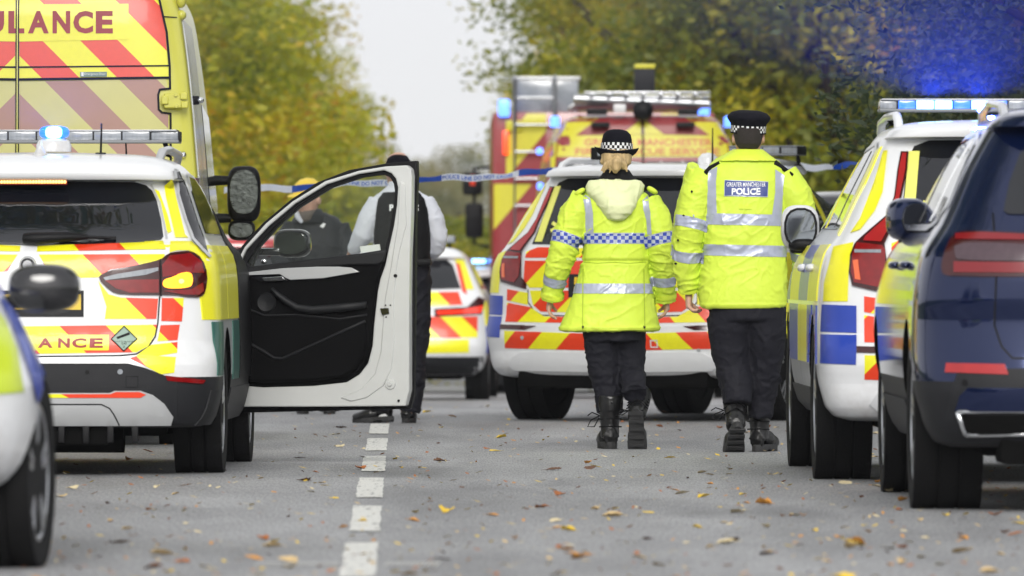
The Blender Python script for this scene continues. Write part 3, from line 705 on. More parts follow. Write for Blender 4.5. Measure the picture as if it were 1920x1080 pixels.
    bm = bmesh.new(); add_tube(bm, [(x, -.056, z) for x, z in D([(443, 654), (478, 646), (500, 658), (519, 671), (536, 672), (600, 643), (657, 617), (691, 602)])], .008, 8, (0, 1, 0)); bmesh.ops.recalc_face_normals(bm, faces=bm.faces)
    obj('pocket_lip', bm, M_SOFT, e)
    bm = bmesh.new(); add_tube(bm, [(x, -.032, z) for x, z in D([(444, 560), (470, 580), (500, 592), (560, 590), (640, 598), (692, 590)])], .006, 8, (0, 1, 0)); bmesh.ops.recalc_face_normals(bm, faces=bm.faces)
    obj('trim_crease', bm, M_SOFT, e)
    plate('door_latch', D([(716, 578), (732, 577), (733, 588), (720, 590)]), [], -.030, .02, M_GLOSSBLK, e, .002)
    for px, py, r in ((744, 517, .009), (726, 572, .004), (735, 572, .004), (727, 594, .004), (750, 750, .006)):
        (qx, qz), = D([(px, py)]); lathe('bolt_hole', [(0, -.023), (r, -.023), (r, -.01)], M_BLK, e, 16, 'y', (qx, 0, qz))
    (qx, qz), = D([(734, 719)]); lathe('door_buffer', [(0, -.032), (.010, -.032), (.014, -.022), (.026, -.021), (.030, -.012)], M_DOORW, e, 24, 'y', (qx, 0, qz))
    plate('door_glass', glass, [], .028, .005, glassmat('door_window_glass', (.93, .98, .95), .012), e, 0)
    # mirror on the outer skin, seen through the glass; white card on the sill
    (mx, mz), = D([(533, 456)])
    mh = blob('door_mirror', (mx, .17, mz), (.10, .05, .075), M_GLOSSBLK, e, 3.2)
    box('mirror_arm', (mx - .11, .12, mz - .045), (.12, .05, .04), M_GLOSSBLK, e, bev=.012)
    plate('mirror_glass', [(x + mx, z + mz) for x, z in rnd(rect(-.082, -.058, .085, .058), 3)], [], .115, .006, mat('mirror_glass', (.05, .06, .05), .05, metal=.8), e, .002)
    plate('sill_card', D([(671, 462), (708, 458), (710, 470), (673, 474)]), [], .048, .008, mat('white_card', (.8, .8, .78), .6), e, .001)
    blob('tweeter', (D([(497, 490)])[0][0], -.02, D([(497, 490)])[0][1]), (.016, .01, .014), M_CHROME, e, 2.2, 12, 8)
    return e
build_door()

# --- 2  estate builder shared by the police car on the right and the response car in the middle
X_WH = [(.835, .98, .372, .275), (-.835, .98, .372, .275), (.835, 3.96, .372, .275), (-.835, 3.96, .372, .275)]
X_KEYS = [(.29, .82, .16, .36, 3.4, 4.6), (.31, .89, .07, .40, 3.3, 4.75), (.36, .935, .03, .43, 3.3, 4.82), (.41, .95, .02, .44, 3.3, 4.85), (.47, .965, .02, .45, 3.2, 4.9), (.56, .975, 0, .45, 3.2, 4.92), (.64, .975, .01, .45, 3.2, 4.92), (.70, .975, .04, .45, 3.2, 4.92), (.76, .975, .05, .45, 3.2, 4.9),
          (.90, .97, .06, .45, 3.2, 4.8), (1.02, .955, .075, .43, 3.2, 4.55), (1.10, .93, .09, .42, 3.1, 4.1), (1.16, .885, .12, .40, 3.1, 3.75), (1.22, .85, .16, .38, 3.1, 3.55), (1.35, .79, .24, .36, 3.1, 3.3), (1.50, .715, .34, .34, 3.1, 3.0), (1.60, .665, .40, .33, 3.1, 2.75), (1.636, .645, .42, .33, 3.1, 2.7),
          (1.645, .64, .31, .33, 3.1, 2.65), (1.68, .615, .30, .34, 3, 2.5), (1.705, .57, .36, .38, 2.9, 2.35), (1.722, .49, .5, .45, 2.7, 2.2), (1.732, .38, .7, .45, 2.5, 2.0)]
X_ME = body_mesh(X_KEYS, X_WH); set_paint(X_ME, M_WHITE); X_B = bvh_of(X_ME)
def build_xc(root, blocks, mirrors=True):
    B = X_B; link('body', X_ME, root)
    for x, y, r, w in X_WH: wheel(root, x, y, r, w, 5)
    def sym(p): return list(p) + [(-x, z) for x, z in p[::-1]]
    patch('rear_window', sym([(0, 1.632), (.44, 1.628), (.51, 1.60), (.545, 1.53), (.575, 1.32), (.605, 1.185), (0, 1.175)]), B, 'rear', M_GLASS, root, off=.004, grid=.07)
    yp = [(.485, 1.575), (.535, 1.575), (.585, 1.20), (.53, 1.20)]
    for q in (yp, mirror([yp])[0]): patch('window_stripe', q, B, 'rear', mat('pale_yellow_film', (.74, .74, .16), .45), root, off=.007)
    for sg in (-1, 1): patch('star_sticker', asterisk(sg * .433, 1.30, .056, .0115), B, 'rear', mat('pale_yellow_film', (.74, .74, .16), .45), root, off=.008, skirt=False)
    bm = bmesh.new(); add_tube(bm, [(-.02, .11, 1.20), (.03, .10, 1.205), (.30, .13, 1.225), (.42, .15, 1.22)], [.02, .022, .011, .006], 10); bmesh.ops.recalc_face_normals(bm, faces=bm.faces); obj('wiper', bm, M_BLK, root)
    # tall lamps climbing the pillar
    lam = [(.57, 1.57), (.535, 1.57), (.545, 1.48), (.585, 1.32), (.595, 1.26), (.645, 1.17), (.665, 1.13), (.655, 1.04), (.65, .965), (.61, .92), (.61, .885), (.815, .935), (.83, 1.00), (.822, 1.08), (.80, 1.13), (.765, 1.165), (.655, 1.26), (.612, 1.35), (.59, 1.48)]
    for sg in (1, -1):
        P = lambda q: q if sg == 1 else mirror([q])[0]
        la = patch('tail_lamp', P(lam), B, 'rear', M_LAMPD, root, off=.014)
        patch('lamp_lens', [P([(.66, 1.10), (.675, 1.12), (.79, 1.13), (.81, 1.08), (.818, 1.0), (.805, .95), (.70, .928), (.668, .97)])], B, 'rear', M_LAMP, la, off=.019)
        patch('lamp_strip', [P([(.562, 1.56), (.543, 1.56), (.553, 1.48), (.593, 1.32), (.606, 1.255), (.66, 1.17), (.68, 1.135), (.76, 1.14), (.75, 1.16), (.648, 1.255), (.604, 1.35), (.582, 1.48)])], B, 'rear', mat('bright_red_lens', (.34, .012, .014), .14, coat=.35, vary=.2, vscale=20), la, off=.019)
        patch('lamp_badge', [P(rect(.68, 1.085, .80, 1.10))], B, 'rear', M_LENS, la, off=.022)
        patch('lamp_bulb', [P([(.775, .96), (.80, .965), (.808, 1.05), (.785, 1.055)])], B, 'rear', mat('orange_lens', (.75, .12, .02), .1, coat=1.), la, off=.022)
    # chevrons
    chevrons([(.01, 1.155), (.55, 1.165), (.635, 1.135), (.635, 1.095), (.01, 1.095)], B, .21, .07, root, M_YEL, M_RED, name='tailgate_stripes')
    chevrons([(.01, 1.075), (.635, 1.075), (.635, .95), (.59, .895), (.01, .895)], B, .21, .07, root, M_YEL, M_RED, name='tailgate_stripes')
    chevrons([(.01, .875), (.585, .875), (.56, .78), (.50, .735), (.01, .72)], B, .21, .07, root, M_YEL, M_RED, name='tailgate_stripes')
    chevrons([(.60, .86), (.765, .885), (.765, .81), (.60, .78)], B, .21, .07, root, M_YEL, M_RED, name='corner_stripes')
    chevrons([(.53, .735), (.58, .765), (.765, .795), (.765, .665), (.01, .655), (.01, .695), (.47, .70)], B, .21, .07, root, M_RED, M_YEL, name='bumper_stripes')
    chevrons([(.01, .585), (.765, .605), (.765, .49), (.01, .475)], B, .21, .02, root, M_YEL, M_RED, name='bumper_stripes')
    seam([(.60, .88), (.60, .80), (.555, .745), (.49, .71), (0, .70)], B, root, w=.008, name='tailgate_gap')
    rf = [(.52, .638), (.80, .645), (.80, .618), (.60, .612)]
    for sg in (1, -1):
        q = rf if sg == 1 else mirror([rf])[0]
        patch('bumper_lamp', q, B, 'rear', M_LAMPD, root, off=.009)
    sk = [(0, .455), (.52, .465), (.64, .46), (.70, .43), (.74, .375), (.70, .345), (0, .335)]
    patch('skid_plate', sym(sk), B, 'rear', mat('pale_silver_paint', (.62, .63, .65), .35, coat=.3, vary=.05), root, off=.012)
    patch('tow_cover', line_poly([(.30, .50), (.345, .50), (.345, .545), (.30, .545), (.30, .50)], .008), B, 'rear', M_WHITE, root, off=.008, skirt=False)
    patch('parking_sensor', [arc(.62, .48, .012), arc(-.62, .56, .012)], B, 'rear', M_SILVER, root, off=.008)
    patch('plate_recess', rect(-.30, .83, .30, .985), B, 'rear', M_GREYTRIM, root, off=.008); numberplate(B, root, .85, .965)
    box('underside', (0, 2.4, .34), (1.4, 4.0, .18), M_UNDER, root, bev=.04)
    box('valance', (0, .28, .28), (1.35, .4, .12), M_UNDER, root, bev=.03)
    tube('exhaust_pipe', [(-.5, .3, .25), (-.5, 1.2, .27)], .04, M_UNDER, root, 12)
    for side, sg in (('left', -1), ('right', 1)):
        patch('side_window', [(.66, 1.23), (.72, 1.40), (.86, 1.565), (1.2, 1.605), (2.5, 1.56), (3.1, 1.30), (3.2, 1.215), (1.0, 1.205)], B, side, M_GLASS, root, off=.005)
        seam([(.62, 1.20), (.69, 1.41), (.84, 1.585), (1.2, 1.625), (2.5, 1.58), (3.15, 1.30)], B, root, side, .022, M_SILVER, False, .007, 'window_trim')
        for yy in (1.25, 2.2): patch('window_pillar', rect(yy, 1.215, yy + .07, 1.585), B, side, M_YEL if yy > 2 else M_GLOSSBLK, root, off=.008)
        patch('pillar_livery', [(.42, 1.17), (.60, 1.19), (.66, 1.40), (.78, 1.58), (.62, 1.60), (.50, 1.42)], B, side, M_YEL, root, off=.006)
        patch('pillar_livery', [(sg * x, z) for x, z in [(.632, 1.58), (.650, 1.58), (.70, 1.43), (.775, 1.25), (.82, 1.185), (.775, 1.20), (.705, 1.29), (.665, 1.38)]], B, 'rear', M_YEL, root, off=.006, grid=.03)
        for q, m_ in (([(.81, 1.14), (.90, 1.12), (.945, .95), (.95, .86), (.84, .86), (.835, 1.0)], 0), ([(.80, .84), (.955, .845), (.962, .715), (.80, .71)], 1), ([(.80, .70), (.962, .703), (.965, .565), (.805, .56)], 1)):
            patch('corner_livery', [(sg * x, z) for x, z in q], B, 'rear', blocks[m_], root, off=.005, grid=.03, deep=.2)
        ev, od = [], []
        for i in range(4):
            y0 = .52 + i * 1.05
            for j, (z0, z1) in enumerate(((.56, .84), (.86, 1.13))):
                (ev if (i + j) % 2 else od).append(rect(y0, z0, y0 + 1.03, z1))
        two('side_livery', ev, od, B, side, blocks[0], blocks[1], root, off=.006, deep=.28)
        patch('sill_trim', rect(1.4, .31, 3.5, .44), B, side, M_GREYTRIM, root, off=.012)
        for yy in (1.35, 2.35): blob('side_handle', (sg * .965, yy, 1.02), (.028, .10, .020), M_WHITE, root, 2.6, 16, 10)
        seam([(1.28, .5), (1.28, 1.2)], B, root, side, .008, None, False, .0075); seam([(2.25, .45), (2.25, 1.2)], B, root, side, .008, None, False, .0075)
        tube('roof_rail', [(sg * .575, .62, 1.66), (sg * .575, .70, 1.725), (sg * .575, .85, 1.755), (sg * .58, 1.6, 1.76), (sg * .575, 2.3, 1.74), (sg * .57, 2.45, 1.69)], [(.022, .02)] * 6, M_WHITE, root, 12)
        if mirrors:
            w = empty('wing_mirror', (sg * .945, 3.15, 1.225), parent=root)
            blob('mirror_shell', (0, .03, 0), (.098, .085, .115), M_WHITE, w, 3.)
            box('mirror_stalk', (-sg * .03, .03, -.10), (.16, .05, .06), M_BLK, w, bev=.015)
            plate('mirror_glass', [(x, z) for x, z in rnd(rect(-.074, -.090, .074, .090), 2)], [], -.062, .012, mat('mirror_sky_glass', (.22, .24, .26), .04, metal=.9), w, .002)
            plate('mirror_rim', rnd(rect(-.084, -.100, .084, .100), 2), [rnd(rect(-.074, -.090, .074, .090), 2)], -.064, .02, M_BLK, w, .003)
            blob('mirror_base', (-sg * .02, .0, -.085), (.082, .08, .035), M_BLK, w, 3.)
def build_police_right():
    Y = 44.2
    root = empty('police_car', (X_at(1926, Y), Y, 0), R(.6))
    tag(root, 'white police car with lit blue light bar beside the dark blue car', 'police car')
    build_xc(root, (M_YEL, M_BLUE))
    lightbar(root, 0, 1.55, 1.785, 1.256, (2, 3, 5, 9, 11), nseg=14, h=.062, spots=((-.36, R(180), 12000), (-.14, R(180), 12000)))
    return root
build_police_right()
def build_response():
    Y = 62.3
    root = empty('response_car', (X_at(1140, Y), Y, 0), -R(20))
    tag(root, 'white response car with red and yellow chevrons parked askew beyond the walking officers', 'emergency car')
    build_xc(root, (M_YEL, M_BLUE))
    patch('letter', fit(text_polys('H', .2, .004), -.50, -.43, .755, .825), X_B, 'rear', M_RED, root, off=.009, skirt=False)
    e = empty('message_board', (-.42, 1.1, 1.74), parent=root)
    box('board_case', (0, 0, .065), (.17, .05, .085), M_BLK, e, bev=.008); box('board_foot', (.03, 0, .012), (.10, .05, .03), M_BLK, e)
    for k in range(2): box('board_digit', (-.025 + .03 * k, -.0265, .067), (.018, .004, .035), M_LENS, e, bev=.001)
    for x, y, rr, h in ((.16, 1.6, .07, .075), (.38, 2.0, .06, .11)):
        lathe('roof_dome', [(0, 0), (rr, 0), (rr * .95, h * .5), (rr * .6, h * .9), (0, h)], M_WHITE, root, 24, 'z', (x, y, 1.74))
    tube('whip_aerial', [(.26, 1.4, 1.73), (.262, 1.4, 1.98)], [.008, .004], M_BLK, root, 8)
    lightbar(root, .42, 2.1, 1.80, .5, (), nseg=4)
    return root
build_response()

# --- 3  dark blue car cut by the right edge of the frame
def build_blue():
    Y = 38.6; s = F / Y; cx = 2172
    root = empty('parked_car', (X_at(cx, Y), Y, 0), R(.3))
    tag(root, 'dark blue metallic car with a trapezoid exhaust tip at the right edge', 'car')
    L = lambda pts: [((x - cx) / s, 1 + (HZ - y) / s) for x, y in pts]
    MB = mat('dark_blue_metallic', (.004, .012, .058), .10, metal=.6, coat=.6, vary=.15, vscale=200)
    wh = [(.835, .93, .375, .295), (-.835, .93, .375, .295), (.835, 3.9, .375, .275), (-.835, 3.9, .375, .275)]
    keys = [(.27, .84, .18, .36, 3.4, 4.6), (.29, .90, .08, .42, 3.3, 4.7), (.36, .945, .03, .45, 3.2, 4.8), (.43, .965, .015, .46, 3.2, 4.82), (.50, .985, .0, .48, 3.1, 4.85), (.58, .995, .01, .48, 3.1, 4.87), (.66, 1.0, .03, .48, 3.1, 4.87), (.80, .998, .045, .48, 3.1, 4.84), (.88, .995, .03, .48, 3.1, 4.8), (.96, .985, .03, .48, 3.1, 4.6), (1.06, .965, .045, .46, 3.1, 4.3), (1.14, .925, .08, .44, 3.1, 3.9), (1.20, .885, .13, .42, 3.1, 3.7),
            (1.28, .845, .20, .40, 3.1, 3.5), (1.42, .78, .31, .38, 3.1, 3.2), (1.55, .705, .41, .36, 3.1, 2.85), (1.60, .675, .44, .36, 3.1, 2.7), (1.61, .67, .33, .36, 3.1, 2.65), (1.65, .635, .33, .38, 3, 2.5), (1.68, .57, .42, .42, 2.8, 2.3), (1.70, .46, .6, .45, 2.6, 2.1), (1.71, .36, .8, .45, 2.5, 1.9)]
    me = body_mesh(keys, wh); set_paint(me, MB); paint_below(me, .55, M_GREYTRIM); link('body', me, root); B = bvh_of(me)
    for x, y, r, w in wh: wheel(root, x, y, r, w, 6)
    def sym(p): return list(p) + [(-x, z) for x, z in p[::-1]]
    lb = L([(2144, 690), (1900, 692), (1800, 698), (1790, 725), (1780, 790), (2144, 790)])
    patch('lower_bumper', sym(lb), B, 'rear', M_GREYTRIM, root, off=.008)
    ins = L([(2144, 730), (1820, 728), (1806, 742), (1798, 770), (2144, 772)])
    patch('bumper_insert', sym(ins), B, 'rear', MB, root, off=.022)
    for sg in (1, -1):
        P = lambda q: q if sg == -1 else mirror([q])[0]
        ex = patch('exhaust_mouth', P(L([(1806, 778), (1990, 776), (1978, 808), (1820, 812)])), B, 'rear', M_UNDER, root, off=.020)
        q = P(L([(1798, 773), (1997, 771), (1984, 813), (1813, 817)])); bm = bmesh.new(); pts = []
        for x, z in q + q[:1]:
            h = B.ray_cast(Vector((x, -6, z)), Vector((0, 1, 0)))[0]; pts.append((h if h else Vector((x, .05, z))) + Vector((0, -.03, 0)))
        for a, b_ in zip(pts[:-1], pts[1:]): add_tube(bm, [a, b_], [.011, .011], 8)
        bmesh.ops.recalc_face_normals(bm, faces=bm.faces); obj('exhaust_tip', bm, M_CHROME, ex)
        la = patch('tail_lamp', P(rnd(L([(1795, 438), (1850, 436), (2030, 445), (2030, 519), (1788, 519), (1772, 512), (1776, 482)]), 1)), B, 'rear', M_LAMPD, root, off=.014)
        patch('lamp_lens', [P(rnd(L([(1797, 460), (1868, 458), (2000, 466), (2000, 490), (1868, 491), (1806, 489), (1798, 482)]), 1))], B, 'rear', mat('smoked_lens', (.06, .035, .045), .15, coat=.3, vary=.3, vscale=40), la, off=.020)
        patch('lamp_strip', [P(L([(1796, 492), (2010, 494), (2010, 512), (1796, 511)])), P(L([(1800, 442), (1850, 440), (2010, 448), (2010, 454), (1800, 452)]))], B, 'rear', mat('deep_red_lens', (.18, .006, .01), .12, coat=.3), la, off=.019)
        patch('rear_reflector', P(L([(1780, 682), (1886, 684), (1893, 703), (1778, 699)])), B, 'rear', mat('bright_red_lens', (.42, .02, .02), .12), root, off=.012)
        patch('parking_sensor', [P(arc(*L([(1813, 718)])[0], .012))], B, 'rear', M_BLK, root, off=.012)
    patch('rear_window', sym(L([(2144, 262), (1950, 265), (1925, 285), (1902, 340), (1888, 395), (1896, 402), (2144, 404)])), B, 'rear', M_GLASS, root, off=.005)
    seam(L([(1868, 400), (1870, 520), (1867, 610), (1880, 650), (1900, 672), (2144, 676)]), B, root, w=.008, name='tailgate_gap')
    box('underside', (0, 2.4, .33), (1.45, 4.0, .2), M_UNDER, root, bev=.04); box('valance', (0, .3, .26), (1.3, .4, .12), M_UNDER, root, bev=.03)
    for side, sg in (('left', -1), ('right', 1)):
        patch('side_window', [(.55, 1.28), (.68, 1.42), (.85, 1.535), (1.2, 1.575), (2.5, 1.53), (3.1, 1.29), (3.2, 1.215), (1.0, 1.205), (.65, 1.235)], B, side, M_GLASS, root, off=.005)
        seam([(1.2, 1.60), (.84, 1.56), (.63, 1.43), (.50, 1.28), (.62, 1.215), (1.0, 1.185), (3.2, 1.195)], B, root, side, .028, M_CHROME, False, .009, 'window_trim')
        seam([(1.2, 1.60), (2.5, 1.555), (3.15, 1.29)], B, root, side, .022, M_CHROME, False, .009, 'window_trim')
        patch('window_pillar', rect(1.25, 1.215, 1.31, 1.565), B, side, M_CHROME, root, off=.008); patch('window_pillar', rect(2.2, 1.215, 2.3, 1.55), B, side, M_GLOSSBLK, root, off=.008)
        patch('sill_trim', rect(1.4, .29, 3.5, .46), B, side, M_GREYTRIM, root, off=.012)
        for yy in (1.35, 2.35): blob('side_handle', (sg * .985, yy, 1.03), (.028, .10, .018), MB, root, 2.6, 16, 10)
        seam([(1.28, .5), (1.28, 1.2)], B, root, side, .008, None, False, .0075)
        tube('roof_rail', [(sg * .60, .62, 1.63), (sg * .60, .75, 1.70), (sg * .605, 1.6, 1.725), (sg * .60, 2.3, 1.70), (sg * .59, 2.5, 1.65)], [(.02, .018)] * 5, M_CHROME, root, 12)
        w = empty('wing_mirror', (sg * .885, 3.0, 1.235), parent=root, rz=-sg * R(20))
        blob('mirror_shell', (0, .03, 0), (.085, .10, .095), MB, w, 3.)
        box('mirror_stalk', (-sg * .03, .05, -.085), (.12, .05, .05), M_BLK, w, bev=.015)
        plate('mirror_glass', rnd(rect(-.062, -.07, .062, .07), 3), [], -.076, .02, mat('mirror_dark_glass', (.04, .045, .06), .04, metal=.6), w, .002)
    return root
build_blue()

# --- 4  generic car: nearest patrol car at the left edge, and the far ones
G_WH = [(.78, .90, .325, .225), (-.78, .90, .325, .225), (.78, 3.55, .325, .225), (-.78, 3.55, .325, .225)]
G_KEYS = [(.24, .76, .30, .3, 3.4, 4.15), (.30, .84, .12, .4, 3.3, 4.3), (.40, .88, .03, .42, 3.2, 4.38), (.52, .90, 0, .45, 3.2, 4.40), (.62, .905, .03, .45, 3.2, 4.40), (.74, .90, .05, .45, 3.2, 4.34), (.82, .895, .055, .45, 3.2, 4.2), (.90, .885, .06, .44, 3.2, 3.8), (.96, .87, .08, .42, 3.2, 3.35), (1.0, .855, .11, .40, 3.1, 3.15), (1.05, .825, .17, .38, 3.1, 2.98), (1.2, .755, .30, .36, 3.1, 2.65), (1.33, .69, .42, .34, 3.1, 2.3), (1.36, .67, .36, .34, 3.1, 2.2), (1.41, .62, .38, .36, 3, 2.05), (1.445, .53, .5, .4, 2.8, 1.9), (1.46, .40, .7, .45, 2.6, 1.7)]
G_ME = body_mesh(G_KEYS, G_WH); G_B = bvh_of(G_ME)
N_KEYS = [(z, w - max(0, min(.12, (z - .66) * .45)), *r) for z, w, *r in G_KEYS]; N_ME = body_mesh(N_KEYS, G_WH); N_B = bvh_of(N_ME)
def build_generic(root, paint, livery=None, bar=(), near=False, rim=5):
    me = (N_ME if near else G_ME).copy(); set_paint(me, paint); link('body', me, root); B = N_B if near else G_B
    def sym(p): return list(p) + [(-x, z) for x, z in p[::-1]]
    for x, y, r, w in G_WH: wheel(root, x, y, r, w, rim, R(-9) if near and y > 2 else 0)
    patch('rear_window', sym([(0, 1.345), (.50, 1.335), (.56, 1.28), (.64, 1.06), (0, 1.04)]), B, 'rear', M_GLASS, root, off=.005)
    patch('windscreen', sym([(0, 1.36), (.54, 1.35), (.72, 1.03), (0, 1.02)]), B, 'front', M_GLASS, root, off=.005, deep=2)
    for side in ('left', 'right'):
        patch('side_window', [(.62, 1.06), (.8, 1.30), (1.2, 1.36), (2.0, 1.33), (2.6, 1.1), (2.7, 1.04)], B, side, M_GLASS, root, off=.005)
        patch('sill_trim', rect(1.3, .25, 3.15, .36), B, side, M_GREYTRIM, root, off=.008)
    patch('lower_bumper', sym([(0, .42), (.9, .42), (.9, .25), (0, .25)]), B, 'rear', M_GREYTRIM, root, off=.006)
    patch('front_grille', sym([(0, .66), (.42, .66), (.36, .50), (0, .48)]), B, 'front', M_GLOSSBLK, root, off=.006)
    for sg in (1, -1):
        P = lambda q: q if sg == 1 else mirror([q])[0]
        la = patch('tail_lamp', P([(.40, .80), (.83, .82), (.86, .96), (.80, .98), (.70, .885), (.40, .87)]), B, 'rear', M_LAMPD, root, off=.012)
        patch('lamp_strip', P([(.42, .815), (.82, .83), (.84, .90), (.66, .865), (.42, .855)]), B, 'rear', mat('glow_red_lens', (.8, .04, .02), .1, coat=1., emit=(1, .05, .02), estr=.35), la, off=.018)
        if not near: patch('headlamp', P([(.46, .74), (.84, .80), (.84, .70), (.50, .66)]), B, 'front', M_LENS, root, off=.010, deep=1.)
        w = empty('wing_mirror', (sg * .905, 2.95, .945) if near else (sg * .97, 2.75, 1.02), parent=root)
        blob('mirror_shell', (0, .02, 0), (.125, .085, .085), M_GLOSSBLK, w, 2.7)
        box('mirror_stalk', (-sg * .12, .0, -.05), (.14, .05, .05), M_BLK, w, bev=.012)
        plate('mirror_glass', rnd(rect(-.095, -.06, .095, .06), 3), [], -.068, .01, mat('mirror_dark_glass', (.04, .045, .06), .04, metal=.6), w, .002)
    numberplate(B, root, .64, .75)
    box('underside', (0, 2.2, .27), (1.3, 3.7, .14), M_UNDER, root, bev=.03)
    if livery == 'police':
        chevrons([(.01, 1.02), (.62, 1.03), (.66, .91), (.01, .885)], B, .2, .05, root, M_YEL, M_RED, name='tailgate_stripes')
        chevrons([(.01, .795), (.80, .80), (.80, .60), (.01, .585)], B, .2, .05, root, M_YEL, M_RED, name='tailgate_stripes')
        patch('bumper_stripes', sym([(0, .57), (.72, .58), (.72, .46), (0, .45)]), B, 'rear', M_YEL, root, off=.007)
        pl = [(.66, 1.05), (.76, 1.05), (.66, 1.33), (.58, 1.34)]
        for q in (pl, mirror([pl])[0]): patch('pillar_panel', q, B, 'rear', M_YEL, root, off=.006)
        pr = [(.585, 1.30), (.62, 1.29), (.70, 1.0), (.655, 1.03)]
        for q in (pr, mirror([pr])[0]): patch('pillar_stripe', q, B, 'rear', M_RED, root, off=.009)
        for side in ('left', 'right'):
            ev, od = [], []
            for i in range(6):
                for j, (z0, z1) in enumerate(((.45, .70), (.715, .94))):
                    (ev if (i + j) % 2 else od).append(rect(.28 + i * .5, z0, .765 + i * .5, z1))
            two('side_livery', ev, od, B, side, M_YEL, M_BLUE, root, off=.006, deep=.28)
    if bar is not None: lightbar(root, 0, 1.5, 1.50, 1.1, bar, nseg=7)
def build_near():
    Yw = 31.6                                          # front left wheel
    root = empty('patrol_car', (-2.70, Yw + 3.55, 0), R(183.5))
    tag(root, 'blurred patrol car facing us with a black mirror at the left edge', 'police car')
    build_generic(root, M_WHITE, None, None, near=True)
    B = N_B
    for sg in (-1, 1):
        patch('wing_livery', [(sg * x, z) for x, z in [(.40, .90), (.70, .90), (.76, .84), (.80, .74), (.82, .60), (.40, .57)]], B, 'front', M_LIME, root, off=.006, deep=1.2)
        patch('wing_band', [(sg * x, z) for x, z in [(.70, 1.0), (.735, 1.0), (.80, .86), (.845, .74), (.882, .66), (.886, .56), (.865, .56), (.84, .66), (.79, .80), (.74, .92)]], B, 'front', M_BLUE, root, off=.009, deep=1.2)
    for side in ('left', 'right'):
        patch('side_livery', [(2.9, .50), (2.9, .93), (1.9, .95), (1.9, .50)], B, side, M_BLUE, root, off=.006, deep=.4)
        patch('side_livery', [(1.88, .50), (1.88, .95), (.9, .95), (.9, .50)], B, side, M_LIME, root, off=.006, deep=.4)
    return root
build_near()
def place_far(name, px, Y, label, cat, paint, livery, bar, rz=0, group=None):
    root = empty(name, (X_at(px, Y), Y, gz(Y + 1)), rz); tag(root, label, cat, group)
    build_generic(root, paint, livery, bar); return root
place_far('police_estate', 735, 88, 'far police car with glowing red lamps beside the open door', 'police car', M_WHITE, 'police', (), R(-1.5))
place_far('distant_car', 905, 108, 'white car with a blue roof bar far down the road', 'police car', M_WHITE, None, (1, 3, 5), R(2))
place_far('distant_patrol_car', 600, 104, 'far parked patrol car glimpsed between the capped man and the officer in the vest', 'police car', M_WHITE, 'police', (), R(0))  # a far patrol car made from the generic car body
place_far('red_car', 420, 80, 'red car glimpsed between the ambulance mirror and the open door', 'car', mat('red_paint', (.45, .015, .02), .25, coat=1.), None, None, R(0))
place_far('dark_car', 1630, 72, 'black car behind the shoulder of the officer in the flat cap', 'car', mat('black_paint', (.012, .012, .018), .2, coat=1.), None, None, R(-8))
bpy.data.objects['dark_car'].scale = (1.12, 1.05, 1.16)

